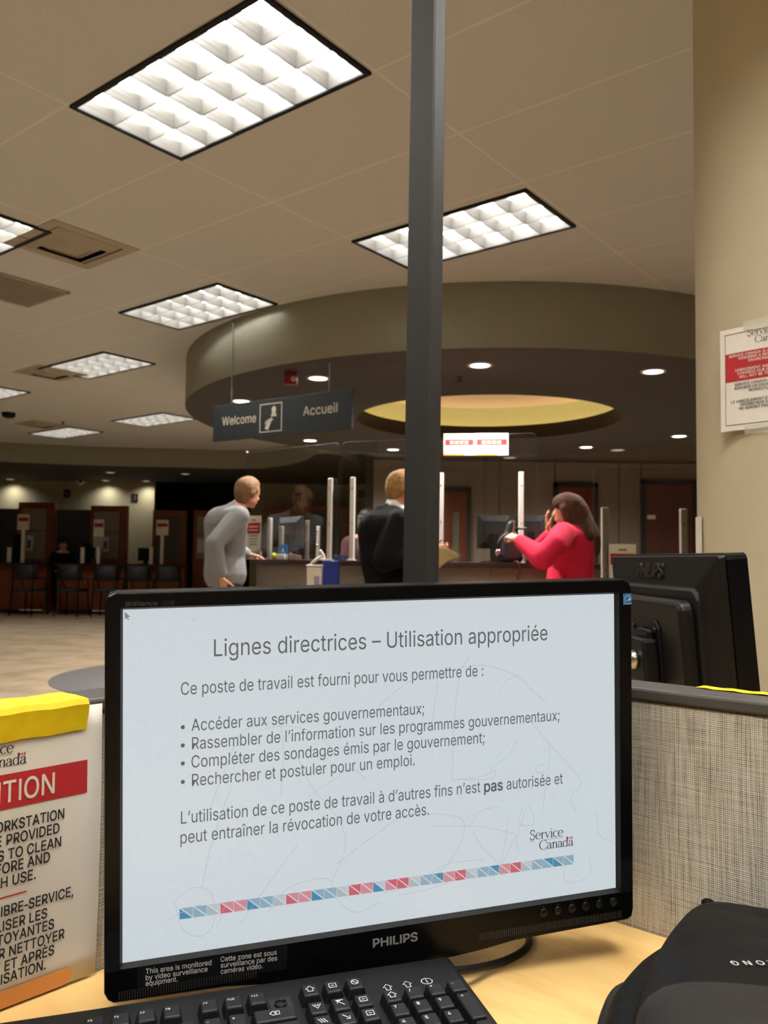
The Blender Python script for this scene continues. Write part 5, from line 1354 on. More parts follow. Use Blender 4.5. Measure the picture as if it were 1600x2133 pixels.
rowsB = [((.305, .878), (.338, .867, .785)), ((.300, .866), (.330, .852, .793)), ((.268, .808), (.302, .792, .812)), ((.236, .748), (.268, .732, .828)), ((.196, .668), (.228, .655, .840)), ((.160, .575), (.190, .563, .848)), ((.142, .47), (.172, .46, .846)), ((.150, .37), (.178, .37, .80)), ((.19, .30), (.205, .31, .745))]
rings = []
for (bx, by), (sx, sy, sz) in rowsB:
    ring = [(bx, by, DESK + .002), (bx - .004, by - .002, DESK + .5 * (sz - DESK) * .6), (bx + (sx - bx) * .45, by + (sy - by) * .45, DESK + (sz - DESK) * .80), (sx, sy, sz)]
    for t in (.015, .04, .09, .15, .22, .29, .35, .385): ring.append((sx + WA.x * t, sy + WA.y * t, sz + .014 * math.sin(PI * min(1, t / .36)) + .002))
    ring += [(sx + WA.x * .41, sy + WA.y * .41, DESK + (sz - DESK) * .6), (sx + WA.x * .415, sy + WA.y * .415, DESK + .002)]
    rings.append([(p[0] - .40, p[1] - .60, p[2] - DESK) for p in ring])
mb = MB(); mb.smooth = True; mb.loft(rings)
mb.build('main_body', M_ny, bp, sub=2)
from mathutils.bvhtree import BVHTree
_bvh = BVHTree.FromPolygons([Vector(v) for v in mb.v], mb.f)
def bag_z(x, y):
    h = _bvh.ray_cast(Vector((x - .40, y - .60, 1)), Vector((0, 0, -1)))[0]
    return h.z if h else .1
mb = MB(); mb.smooth = True                                   # small sewn tab at the corner
mb.ball((.336 - .40, .866 - .60, .049), (.007, .007, .005), 12).build('corner_tab', M_ny, bp)
pk = Cushion([(.172, .566), (.202, .578), (.258, .566), (.335, .512), (.40, .432), (.46, .38), (.44, .30), (.34, .26), (.24, .30), (.18, .36), (.155, .44), (.160, .52)], (.28, .42), DESK + .085, .050, 5.0)
pk.mesh('front_pocket', M_ny2, bp, ORG)
mb = MB(); mb.smooth = True                                   # side wing and the folded strap beside it
pth = smooth_path([(.296, .850, .012), (.262, .790, .018), (.236, .735, .026), (.205, .672, .032), (.176, .60, .034), (.150, .50, .034), (.146, .40, .03)], 6)
mb.tube([(p[0] - .40, p[1] - .60, p[2]) for p in pth], [.006 + .018 * math.sin(PI * min(.6, i / (len(pth) - 1))) for i in range(len(pth))], 14); mb.build('side_wing', M_ny, bp)
mb = MB(); mb.smooth = True
pth = smooth_path([(.236, .735, .016), (.216, .722, .026), (.198, .698, .026), (.180, .655, .024), (.158, .59, .02), (.135, .50, .016), (.125, .42, .014)], 6)
mb.tube([(p[0] - .40, p[1] - .60, p[2] + .002) for p in pth], [.008 + .006 * min(1, i / 8) for i in range(len(pth))], 12); mb.build('strap', M_ny2, bp)
mb = MB(); put_text(mb, 'OLONG', 0, 0, .0075, .038, space=1.5, bold=.012)
q0 = atz(1519, 1994, .853)                                    # the last letter; the word is upside down for the viewer
ta = math.atan2(-.05, 1)
mb.v = [(q0.x + (.038 - x) * math.cos(ta) + z * math.sin(ta), q0.y + (.038 - x) * math.sin(ta) - z * math.cos(ta), 0) for x, y, z in mb.v]
mb.v = [(x - .40, y - .60, bag_z(x, y) + .0012) for x, y, z in mb.v]
mb.build('lettering', mat('silver_print', (186, 182, 176), .5), bp)

# ================================================================== people
def blob_mesh(hulls, voxel, smooth=3):
    """each hull is a list of (centre, radius); all of them fuse into one continuous skin"""
    bm = bmesh.new()
    for H in hulls:
        vs = []
        for c, r in H:
            r = r if isinstance(r, (tuple, list)) else (r, r, r)
            for i in range(9):
                th = PI * i / 8
                for k in range(1 if i in (0, 8) else 14):
                    w = 2 * PI * k / 14
                    vs.append(bm.verts.new((c[0] + r[0] * math.sin(th) * math.cos(w), c[1] + r[1] * math.sin(th) * math.sin(w), c[2] + r[2] * math.cos(th))))
        ret = bmesh.ops.convex_hull(bm, input=vs)
        kill = [g for g in set(ret['geom_interior'] + ret['geom_unused']) if isinstance(g, bmesh.types.BMVert) and g.is_valid]
        bmesh.ops.delete(bm, geom=kill, context='VERTS')
    me = bpy.data.meshes.new('skin'); bm.to_mesh(me); bm.free()
    o = bpy.data.objects.new('skin', me); COL.objects.link(o)
    m = o.modifiers.new('r', 'REMESH'); m.mode = 'VOXEL'; m.voxel_size = voxel
    if smooth:
        q = o.modifiers.new('s', 'SMOOTH'); q.iterations = smooth; q.factor = .5
    out = bpy.data.meshes.new_from_object(o.evaluated_get(bpy.context.evaluated_depsgraph_get()))
    bpy.data.objects.remove(o); bpy.data.meshes.remove(me)
    out.polygons.foreach_set('use_smooth', [True] * len(out.polygons))
    return out
def blob(name, hulls, m, parent=None, voxel=.012, smooth=3, loc=None):
    me = blob_mesh(hulls, voxel, smooth); me.name = name; me.materials.append(m)
    o = bpy.data.objects.new(name, me); COL.objects.link(o)
    if parent: o.parent = parent
    if loc: o.location = loc
    return o
V = lambda *a: Vector(a)
def limb(pts, rs): return [[(pts[i], rs[i]), (pts[i + 1], rs[i + 1])] for i in range(len(pts) - 1)]
def hand(W, d, n, curl=.5, thumb=1, spread=.0, s=1.0):
    """palm, four unequal bent fingers and a thumb; d runs to the fingertips, n is the way the palm faces"""
    d = Vector(d).normalized(); n = Vector(n); n = (n - d * n.dot(d)).normalized(); side = d.cross(n)
    H = [[(W - d * .02 * s, .022 * s), (W + d * .02 * s, .021 * s)],
         [(W + d * .015 * s + side * .018 * s, .014 * s), (W + d * .015 * s - side * .018 * s, .014 * s), (W + d * .08 * s + side * .031 * s, .011 * s), (W + d * .08 * s - side * .031 * s, .011 * s)]]
    for off, L, c in ((-.033, .060, 1.15), (-.011, .074, 1.05), (.011, .080, 1.0), (.033, .070, .95)):
        p = W + d * .082 * s + side * off * s * thumb; a = curl * c * .7
        dd = d + side * off * thumb * (2.5 + spread); dd.normalize()
        pts = [p]
        for k, l in enumerate((.45, .31, .24)):
            v = dd * math.cos(a) + n * math.sin(a); pts.append(pts[-1] + v * L * l * s); a += curl * .75
        H += limb(pts, [.0088 * s, .0084 * s, .0078 * s, .0068 * s])
    t0 = W + d * .025 * s + side * thumb * .026 * s
    t1 = t0 + (d * .6 + side * thumb * .75 + n * .35).normalized() * .038 * s
    t2 = t1 + (d * .85 + side * thumb * .25 + n * (.3 + curl * .5)).normalized() * .032 * s
    t3 = t2 + (d * .9 + n * (.2 + curl * .6)).normalized() * .024 * s
    return H + limb([t0, t1, t2, t3], [.014 * s, .0115 * s, .0095 * s, .0075 * s])
def head(c, f, tilt=0.0, s=1.0):
    """skull, face, nose, lips and ears around the centre c; f faces forward"""
    f = Vector(f).normalized(); sd = f.cross(V(0, 0, 1)).normalized(); u = (V(0, 0, 1) - f * tilt).normalized(); f = (f + V(0, 0, 1) * tilt).normalized()
    P = lambda a, b, e=0.0: c + f * a * s + u * b * s + sd * e * s
    H = [[(P(-.025, .025), .085 * s), (P(.025, .03), .072 * s), (P(.0, .05), .068 * s)],
         [(P(.030, .02), .066 * s), (P(.045, -.045), .045 * s), (P(.058, -.092), .022 * s), (P(.0, -.065, .035), .028 * s), (P(.0, -.065, -.035), .028 * s)],
         [(P(.094, .010), .009 * s), (P(.112, -.030), .011 * s), (P(.090, -.036), .014 * s)],
         [(P(.088, .026, .03), .010 * s), (P(.088, .026, -.03), .010 * s)],
         [(P(.090, -.062, .016), .007 * s), (P(.093, -.062, 0), .008 * s), (P(.090, -.062, -.016), .007 * s)]]
    for e in (1, -1):
        H += [[(P(-.008, .012, e * .078), .012 * s), (P(-.016, .006, e * .086), .008 * s), (P(-.004, -.030, e * .076), .009 * s)]]
    return H, P
def eyes(P, parent, s=1.0):
    for e in (1, -1):
        b = MB(); b.smooth = True
        b.ball(P(.083, .004, e * .031), .0095 * s, 10).build('eye', mat('eye_white', (210, 200, 190), .3), parent)
M_hairb = mat('sandy_hair', (122, 88, 54), .8, vary=.3, scale=60, bump=.6)
M_hairl = mat('blond_hair', (156, 118, 68), .8, vary=.3, scale=60, bump=.6)
M_hairw = mat('dark_brown_hair', (72, 46, 32), .8, vary=.4, scale=50, bump=.6, spec=.2)
M_haird = mat('black_hair', (30, 24, 22), .5, vary=.3, scale=60)
M_sweat = mat('grey_knit', (132, 131, 131), .95, vary=.09, scale=70, bump=.5, sheen=.0)
M_jean = mat('dark_denim', (36, 42, 54), .9, vary=.15, scale=60)
M_coat = mat('black_cloth', (13, 13, 14), .85, vary=.25, scale=20, bump=.3, spec=.15)
M_redj = mat('crimson_knit', (226, 28, 70), .9, vary=.08, scale=40, bump=.4, sheen=.0)
M_collar = mat('white_cotton', (216, 210, 202), .85, vary=.05, scale=30, bump=.3)
M_shoe = mat('dark_leather', (34, 28, 24), .5)

def person(label, x, y, S):
    """S: dict of joints in the figure's own frame (x right in the photo, y away, z up)"""
    hp = S['hip']; f = Vector(S['f']).normalized(); rt = V(f.y, -f.x, 0)
    hulls, P = head(S['head'], S.get('look', S['f']), S.get('tilt', 0), S.get('hs', 1))
    nb = S['neck']
    hulls += [[(S['head'] - f * .015 - V(0, 0, .05), .052), (nb, .058)], [(nb, .06), (S['shr'], .05), (S['shl'], .05)],
              [(S['shr'] - V(0, 0, .03), .06), (S['shl'] - V(0, 0, .03), .06), (S['chest'], .11), (S['waist'], .10)], [(S['waist'], .11), (hp + rt * .07, .10), (hp - rt * .07, .10)]]
    for sh, el, wr in (('shr', 'elr', 'wrr'), ('shl', 'ell', 'wrl')):
        hulls += limb([S[sh], S[el], S[wr]], [.048, .038, .024])
    for e in (1, -1):
        h = hp + rt * .09 * e; k = h + f * .03 + V(0, 0, -.42); a = V(k.x - f.x * .03, k.y - f.y * .03, .09)
        hulls += limb([h, k, a], [.075, .052, .036]) + [[(a, .036), (V(a.x, a.y, .04) + f * .14, .03), (V(a.x, a.y, .04) - f * .03, .03)]]
    hulls += S['hands']
    b = blob('person', hulls, M_skin, None, .0075, 2, (x, y, 0))
    tag(b, label, 'person')
    eyes(P, b, S.get('hs', 1))
    tr = []
    for e in (1, -1):
        h = hp + rt * .085 * e; k = h + f * .03 + V(0, 0, -.42); a = V(k.x - f.x * .03, k.y - f.y * .03, .10)
        tr += limb([h + V(0, 0, .02), k, a], [.105, .078, .062])
    tr += [[(hp + rt * .075 + V(0, 0, .05), .115), (hp - rt * .075 + V(0, 0, .05), .115), (hp - V(0, 0, .04), .12)]]
    blob('trousers', tr, S['trousers'], b, .014, 3)
    for e in (1, -1):
        h = hp + rt * .085 * e; k = h + f * .03 + V(0, 0, -.42); a = V(k.x - f.x * .03, k.y - f.y * .03, .05)
        blob('shoe', [[(a - f * .05, .046), (a + f * .02 + V(0, 0, .02), .045), (V(a.x, a.y, .036) + f * .16, .034)]], M_shoe, b, .014, 2)
    return b, P, f, rt

# ---- man in the grey sweater
P1 = lambda px, py, dy=0.0: V((px - 476) / 265, dy, 1.13 + (1162 - py) / 265)
f = V(.84, .54, 0).normalized(); rt = V(f.y, -f.x, 0)
shc = P1(479, 1078)
S = dict(f=f, look=V(.60, .80, 0), tilt=-.12, head=P1(514, 1026, .03), neck=P1(495, 1054, .02), shr=shc + rt * .175, shl=shc - rt * .175, chest=P1(474, 1110), waist=P1(470, 1160), hip=P1(470, 1208),
         elr=V(-.055, -.27, 1.235), wrr=V(.0, -.235, 1.005), ell=V(.0, .36, 1.20), wrl=V(.12, .21, 1.165), trousers=M_jean)
S['hands'] = hand(V(.004, -.235, .985), (.18, .05, -1), (.7, .6, .1), 1.0, 1) + hand(V(.128, .208, 1.160), (.95, .02, -.16), (0, 0, -1), .3, 1, 0, .92)
man, P, f, rt = person('man in a grey sweater leaning at the counter, sandy hair', -1.22, 6.5, S)
sw = [[(S['shr'], .078), (S['shl'], .078), (P1(472, 1092) - f * .05, .135), (P1(490, 1066), .07)],
      [(P1(472, 1092) - f * .04, .14), (S['shr'] - V(0, 0, .06), .07), (S['shl'] - V(0, 0, .06), .07), (S['waist'], .158)],
      [(S['waist'], .160), (P1(470, 1196) + rt * .05, .155), (P1(472, 1196) - rt * .05, .155)],
      [(P1(470, 1206) + rt * .05, (.15, .15, .05)), (P1(472, 1206) - rt * .05, (.15, .15, .05))],
      [(P1(496, 1058, .02), .066), (P1(488, 1068), .09)]]
sw += limb([S['shr'], S['elr'], S['wrr'] + V(0, 0, .01)], [.085, .070, .045]) + limb([S['shl'], S['ell'], S['wrl'] - V(.01, 0, 0)], [.085, .068, .045])
blob('sweater', sw, M_sweat, man, .011, 3)
hd = S['head']
hr = [[(P(-.035, .03), .090), (P(.0, .055), .082), (P(.035, .068), .062)], [(P(-.045, .0), .082), (P(-.055, -.045), .060)], [(P(-.03, -.01, .055), .038), (P(.015, .03, .056), .034)], [(P(-.03, -.01, -.055), .038), (P(.015, .03, -.056), .034)]]
blob('hair', hr, M_hairb, man, .008, 2)

# ---- man in black behind the post
P2 = lambda px, py, dy=0.0: V((px - 812) / 295, dy, 1.13 + (1166 - py) / 295)
f = V(.88, .47, 0).normalized(); rt = V(f.y, -f.x, 0); shc = P2(806, 1092)
S = dict(f=f, look=V(.93, .36, 0), tilt=-.1, head=P2(838, 1017, .02), neck=P2(822, 1055), shr=shc + rt * .18, shl=shc - rt * .18, chest=P2(806, 1120), waist=P2(808, 1165), hip=P2(812, 1222),
         elr=V(-.035, -.245, 1.13), wrr=V(.235, -.11, 1.20), ell=V(.14, .30, 1.14), wrl=V(.30, .12, 1.20), trousers=M_coat)
S['hands'] = hand(V(.245, -.105, 1.203), (.95, .2, .12), (-.1, .9, -.3), .9, 1) + hand(V(.31, .11, 1.20), (.95, -.15, .1), (0, -.9, .2), .9, -1)
man2, P, f, rt = person('man in a black jacket with a white collar, half hidden by the grey post', .041, 5.85, S)
jk = [[(S['shr'], .088), (S['shl'], .088), (P2(800, 1105) - f * .05, .14), (P2(818, 1068), .085)],
      [(P2(800, 1105) - f * .05, .145), (S['shr'] - V(0, 0, .06), .08), (S['shl'] - V(0, 0, .06), .08), (P2(808, 1165) - f * .03, .168)],
      [(P2(808, 1165) - f * .03, .168), (P2(812, 1215), .165)], [(P2(812, 1228) + rt * .05, .15), (P2(812, 1228) - rt * .05, .15)],
      [(P2(806, 1066) - f * .06, .045), (P2(812, 1062) - rt * .05, .045), (P2(812, 1062) + rt * .05, .045)]]
jk += limb([S['shr'], S['elr'], S['wrr']], [.098, .085, .056]) + limb([S['shl'], S['ell'], S['wrl']], [.098, .085, .056])
blob('jacket', jk, M_coat, man2, .011, 3)
blob('collar', [[(P2(822, 1052, .01), .068), (P2(822, 1066, .01) + f * .03, .075)], [(P2(826, 1064) + f * .05 + rt * .04, .04), (P2(836, 1092) + f * .06 + rt * .06, .028)], [(P2(812, 1056) + rt * .05, .042), (P2(822, 1066) + rt * .12, .034), (P2(838, 1090) + rt * .17 + f * .02, .026)], [(P2(826, 1064) + f * .05 - rt * .04, .04), (P2(836, 1092) + f * .06 - rt * .03, .028)]], M_collar, man2, .010, 2)
hr = [[(P(-.035, .035), .093), (P(.0, .06), .085), (P(.045, .075), .060)], [(P(-.045, .0), .085), (P(-.055, -.05), .058)], [(P(-.03, -.01, .06), .040), (P(.03, .04, .058), .036)], [(P(-.03, -.01, -.06), .040), (P(.03, .04, -.058), .036)]]
blob('hair', hr, M_hairl, man2, .008, 2)
mb = MB(); mb.smooth = True                                   # the folder he holds
rows = []
for i in range(9):
    t = i / 8; rows.append([(.315 + .165 * u + .012 * t, -.085 + .02 * math.sin(2 * u) + .05 * t, 1.225 - .175 * t * (1 - .93 * u) - .055 * u + .02 * math.sin(PI * u)) for u in np.linspace(0, 1, 9)])
o = mb.loft(rows, cap=False, closed=False).build('paper_sheet', mat('manila_paper', (206, 190, 146), .8, vary=.04), solid=.002); o.location = (.041, 5.85, 0)
tag(o, 'buff paper held in the hand right of the grey post', 'paper')

# ---- woman in the crimson jacket
P3 = lambda px, py, dy=0.0: V((px - 1185) / 292, dy, 1.13 + (1171 - py) / 292)
f = V(-.86, .51, 0).normalized(); rt = V(f.y, -f.x, 0); shc = P3(1190, 1116)
S = dict(f=f, look=V(-.97, .2, 0), tilt=-.03, head=P3(1183, 1066, .0), neck=P3(1190, 1098), shr=shc + rt * .165, shl=shc - rt * .165, chest=P3(1190, 1140), waist=P3(1188, 1180), hip=P3(1186, 1232),
         elr=V(-.17, .36, 1.20), wrr=V(-.115, .14, 1.345), ell=V(-.245, -.30, 1.155), wrl=V(-.375, -.085, 1.275), trousers=M_coat, hs=.95)
S['hands'] = hand(V(-.115, .14, 1.36), (-.22, -.1, 1), (.95, -.2, .2), .35, -1, .6, .95) + hand(V(-.385, -.07, 1.285), (-.55, .75, .35), (.3, .5, -.9), 1.45, -1, 0, .95)
wom, P, f, rt = person('woman in a crimson jacket with long brown hair, one hand raised to her face', 1.318, 5.9, S)
jk = [[(S['shr'], .075), (S['shl'], .075), (P3(1196, 1128) - f * .03, .13), (P3(1190, 1104), .07)],
      [(P3(1196, 1128) - f * .03, .135), (S['shr'] - V(0, 0, .06), .075), (S['shl'] - V(0, 0, .06), .075), (P3(1190, 1182), .165)],
      [(P3(1190, 1182), .165), (P3(1186, 1232) + rt * .05, .165), (P3(1188, 1232) - rt * .05, .165)]]
jk += limb([S['shr'], S['elr'], S['wrr'] - V(0, 0, .03)], [.085, .07, .048]) + limb([S['shl'], V(-.15, -.26, 1.24), S['ell'], S['wrl'] + V(.02, 0, -.005)], [.092, .085, .082, .05])
blob('jacket', jk, M_redj, wom, .011, 3)
hr = [[(P(-.035, .03), .100), (P(.0, .055), .090), (P(.045, .065), .066)], [(P(-.055, .0), .100), (P(-.095, -.09), .094)], [(P(-.095, -.09), .096), (P(-.150, -.20), .088), (P(-.12, -.19, -.06), .07)],
      [(P(-.150, -.20), .086), (P(-.175, -.29), .055), (P(-.13, -.29, -.05), .05)], [(P(-.02, -.02, .06), .042), (P(-.04, -.13, .07), .036)], [(P(.02, .02, -.07), .038), (P(-.02, -.12, -.08), .04), (P(-.06, -.2, -.08), .04)], [(P(.07, .05, -.03), .03), (P(.05, .055, .03), .03), (P(.02, .07), .05)]]
blob('hair', hr, M_hairw, wom, .009, 2)

# ---- staff behind the counter and in a far booth
def simple_person(label, x, y, zt, f, top, hair, seat=False):
    k = zt
    f = Vector(f).normalized(); rt = V(f.y, -f.x, 0); hd = V(0, 0, k - .125); sh = V(0, 0, k - .33)
    hp = V(0, 0, k - .82) ; S = dict(f=f, head=hd, neck=V(0, 0, k - .25), shr=sh + rt * .17, shl=sh - rt * .17, chest=V(0, 0, k - .45), waist=V(0, 0, k - .62), hip=hp,
          elr=sh + rt * .22 + f * .05 - V(0, 0, .28), ell=sh - rt * .22 + f * .05 - V(0, 0, .28), wrr=sh + rt * .12 + f * .27 - V(0, 0, .30), wrl=sh - rt * .12 + f * .27 - V(0, 0, .30), trousers=M_coat)
    S['hands'] = hand(S['wrr'], f, (0, 0, -1), .4, -1) + hand(S['wrl'], f, (0, 0, -1), .4, 1)
    b, P, f, rt = person(label, x, y, S)
    t = [[(S['shr'], .075), (S['shl'], .075), (S['chest'], .14)], [(S['chest'], .14), (hp + V(0, 0, .05), .15)]] + limb([S['shr'], S['elr'], S['wrr']], [.078, .064, .045]) + limb([S['shl'], S['ell'], S['wrl']], [.078, .064, .045])
    blob('top', t, top, b, .014, 3)
    blob('hair', [[(P(-.035, .03), .092), (P(.0, .055), .084), (P(.04, .068), .062)], [(P(-.045, 0), .084), (P(-.05, -.05), .06)]], hair, b, .010, 2)
    return b
M_skin_d = M_skin
simple_person('dark haired clerk behind the framed poster on the counter, only the head showing', -.155, 7.75, 1.60, (.25, -1, 0), mat('plum_cloth', (70, 36, 44), .9), M_haird)
simple_person('clerk in dark clothes behind the far booth desk', xat(131, 16.85), 16.85, 1.46, (.5, -1, 0), M_coat, M_haird)

# ================================================================== reception counter
AC = V(.95, 10.6, 0); AR = 4.4
def on_arc(px, r=AR):
    t = (px - 800) / FPX; c = ray(px, 1165); t = c[0] / c[1]
    A = t * t + 1; B = -2 * (t * AC.x + AC.y); Cc = AC.x ** 2 + AC.y ** 2 - r * r
    y = (-B - math.sqrt(B * B - 4 * A * Cc)) / (2 * A); return V(t * y, y, 0)
def arc_yaw(p): d = p - AC; return math.atan2(d.y, d.x) + PI / 2
TOP = 1.12
g = empty('reception_counter', AC); tag(g, 'curved dark reception counter the visitors stand at', 'counter')
w0 = math.atan2(on_arc(527).y - AC.y, on_arc(527).x - AC.x); w1 = math.radians(-58)
def arcring(r, z, n=48): return [(r * math.cos(w0 + (w1 - w0) * k / n), r * math.sin(w0 + (w1 - w0) * k / n), z) for k in range(n + 1)]
M_ctop = mat('dark_counter_top', (58, 42, 38), .25, vary=.1)
M_cfront = mat('brown_counter_front', (126, 114, 103), .7, vary=.06)
def arcslab(r0, r1, z0, z1, name, m, a0=None, a1=None):
    mb = MB(); n = 48
    mb.loft([[p0, p1, p2, p3] for p0, p1, p2, p3 in zip(arcring(r0, z0), arcring(r1, z0), arcring(r1, z1), arcring(r0, z1))])
    return mb.build(name, m, g, bevel=.003)
arcslab(AR - .72, AR, TOP - .04, TOP, 'counter_top', M_ctop)
arcslab(AR - .70, AR - .66, 0, TOP - .04, 'rear_panel', M_cfront)
nP = 7
for i in range(nP):                                           # front panels with open joints
    mb = MB(); a, b = w0 + (w1 - w0) * (i + .004) / nP, w0 + (w1 - w0) * (i + .996) / nP
    r1, r0 = AR - .05, AR - .08
    mb.loft([[(r * math.cos(w), r * math.sin(w), z) for r, z in ((r0, .1), (r1, .1), (r1, TOP - .042), (r0, TOP - .042))] for w in np.linspace(a, b, 9)]); mb.build('front_panel', M_cfront, g)
arcslab(AR - .14, AR - .10, 0, .1, 'kick_plate', M_dark)
mb = MB(); mb.loft([[(r * math.cos(w), r * math.sin(w), z) for r, z in ((AR - .69, 0.0), (AR - .06, 0.0), (AR - .06, TOP - .042), (AR - .69, TOP - .042))] for w in (w0 + .001, w0 + .009)]); mb.build('end_panel', M_cfront, g)

def plexi_post(px, ytop, r, label, zb=TOP, width=.036, p=None, group='white screen posts'):
    p = p or on_arc(px, r); zt = at(px, ytop, p.y).z
    o = empty('screen_post', (p.x, p.y, zb), arc_yaw(p) if zb == TOP else 0); tag(o, label, 'post', group)
    w = width / 2
    MB().box(-w, w, -w, w, .006, zt - zb).build('upright', M_white, o, bevel=.004)
    MB().box(-w - .012, w + .012, -w - .012, w + .012, 0, .008).build('foot', M_white, o, bevel=.002)
    for k in (.14, .55):
        b = MB(); b.smooth = True
        b.lathe([(.006, 0), (.006, .003), (0, .005)], 12, xf=Matrix.Translation((0, -w, (zt - zb) * (1 - k))) @ Matrix.Rotation(PI / 2, 4, 'X')).build('screw', M_chrome, o)
    return o
RS = AR - .22
plexi_post(686, 996, RS, 'tall white screen post right above the blue box')
plexi_post(733, 994, RS, 'tall white screen post left of the man in black')
plexi_post(918, 985, RS, 'tall white screen post just right of the grey post')
plexi_post(1085, 983, RS, 'tall white screen post behind the black handbag')
plexi_post(561, 1079, AR - .34, 'short white post next to the man in grey', width=.034)
plexi_post(639, 1084, AR - .34, 'short grey looking post above the open white canister', width=.030)
plexi_post(585, 1096, AR - .33, 'short post behind the blue counter sign', width=.034)
plexi_post(662, 1096, AR - .50, 'short post left of the tall one above the blue box', width=.026)
def sheet(name, label, pa, pb, z0, z1a, z1b, rnd=(0, 0)):
    """clear acrylic sheet standing between two points"""
    d = pb - pa; L = math.hypot(d.x, d.y); yaw = math.atan2(d.y, d.x)
    o = empty(name, (pa.x, pa.y, 0), yaw); tag(o, label, 'screen', 'clear acrylic counter screens')
    pts = [(0, z0), (L, z0)]
    if rnd[1]: pts += [(L - rnd[1] + rnd[1] * math.cos(a), z1b - rnd[1] + rnd[1] * math.sin(a)) for a in np.linspace(0, PI / 2, 6)]
    else: pts.append((L, z1b))
    if rnd[0]: pts += [(rnd[0] + rnd[0] * math.cos(a), z1a - rnd[0] + rnd[0] * math.sin(a)) for a in np.linspace(PI / 2, PI, 6)]
    else: pts.append((0, z1a))
    MB().prism(pts[::-1], -.003, .003, axis='y').build('acrylic', M_plexi, o)
    e = MB(); n = len(pts)
    for i in range(1, n): a, b = pts[i], pts[(i + 1) % n]; e.tube([(a[0], 0, a[1]), (b[0], 0, b[1])], .0016, 6)
    e.build('polished_edge', mat('acrylic_edge', (84, 82, 80), .3), o)
    return o
pa, pb = on_arc(511, RS - .03), on_arc(704, RS - .03)
sA = sheet('acrylic_screen', 'clear acrylic screen in front of the man in grey, left of the other screens', pa, pb, TOP + .002, at(511, 943, pa.y).z, at(704, 922, pb.y).z, (0, .04))
b = MB(); b.smooth = True; b.ball((0, -.004, at(511, 943, pa.y).z), .013, 12).build('corner_cap', M_chrome, sA)
pa2, pb2 = on_arc(709, RS - .03), on_arc(1118, RS - .03)
zB = at(1118, 902, pb2.y).z
sB = sheet('acrylic_screen', 'wide clear acrylic screen carrying the two paper notices', pa2, pb2, TOP + .002, at(709, 921, pa2.y).z, zB, (.04, .05))
def notice_small(px0, px1, py0, py1, p, yaw, label, band, group=None, extra=None):
    z1, z0 = at(px0, py0, p.y).z, at(px0, py1, p.y).z; w = (px1 - px0) / FPX * p.y / 2
    o = empty('paper_notice', (p.x, p.y, z0), yaw); tag(o, label, 'notice', group)
    MB().box(-w, w, -.001, .001, 0, z1 - z0).build('sheet', M_paper, o)
    H = z1 - z0
    MB().box(-w * .92, w * .92, -.002, -.001, H * band[0], H * band[1]).build('red_band', M_red, o)
    mb = MB()
    for k in range(2): 
        for q in range(4): mb.box(-w * .6 + q * w * .31, -w * .6 + q * w * .31 + w * .25, -.0028, -.002, H * (band[0] + (band[1] - band[0]) * (.26 + .32 * k)), H * (band[0] + (band[1] - band[0]) * (.36 + .32 * k)))
    mb.build('band_lettering', M_paper, o)
    mb = MB(); z = H * band[0] - H * .08
    while z > H * .16: mb.box(-w * .6, w * .6, -.002, -.001, z, z + H * .022); z -= H * .08
    mb.box(-w * .3, w * .3, -.002, -.001, H * .86, H * .90); mb.build('print', mat('grey_print', (120, 112, 100), .8), o)
    if extra: MB().box(-w, w * .35, -.002, -.001, 0, H * .08).build('orange_strip', mat('orange_ink', (214, 142, 70), .7), o)
    return o
dd = pb2 - pa2; yB = math.atan2(dd.y, dd.x)
def on_line(px, a, b, off=.0):
    t = ray(px, 1165); t = t[0] / t[1]; d = b - a; s_ = (a.x - t * a.y) / (t * d.y - d.x); q = a + d * s_
    n = V(d.y, -d.x, 0).normalized(); return q + n * off
notice_small(922, 987, 903, 948, on_line(955, pa2, pb2, .006), yB, 'white and red paper notice on the clear screen, the left one of two', (.46, .74, 1), 'paper notices on the clear screen', 1)
notice_small(989, 1058, 902, 948, on_line(1023, pa2, pb2, .006), yB, 'white and red paper notice on the clear screen, the right one of two', (.46, .74, 1), 'paper notices on the clear screen', 1)

# things on the counter
p = on_arc(527, AR - .36); 
o = notice_small(508, 547, 1074, 1148, p, arc_yaw(p) , 'white sign with a red block standing before the man in grey', (.50, .80, 0))
MB().box(-.07, .07, -.03, .03, TOP - o.location.z, 0).build('stand', M_white, o)
o['category'] = 'sign'
p = on_arc(588, AR - .12)
o = empty('counter_sign', (p.x, p.y, TOP), arc_yaw(p)); tag(o, 'small blue sign with a white mark on a white base on the counter', 'sign')
MB().box(-.036, .036, -.03, .03, 0, .045).build('base', M_white, o, bevel=.003)
MB().box(-.036, .036, -.006, .006, .045, .122, Matrix.Rotation(.12, 4, 'Y')).build('blue_plate', mat('blue_sign', (52, 116, 186), .5), o)
MB().add([(-.012, -.0075, .062), (.012, -.0075, .062), (.0, -.0075, .105)], [(0, 1, 2)], Matrix.Rotation(.12, 4, 'Y')).build('white_mark', M_white, o)
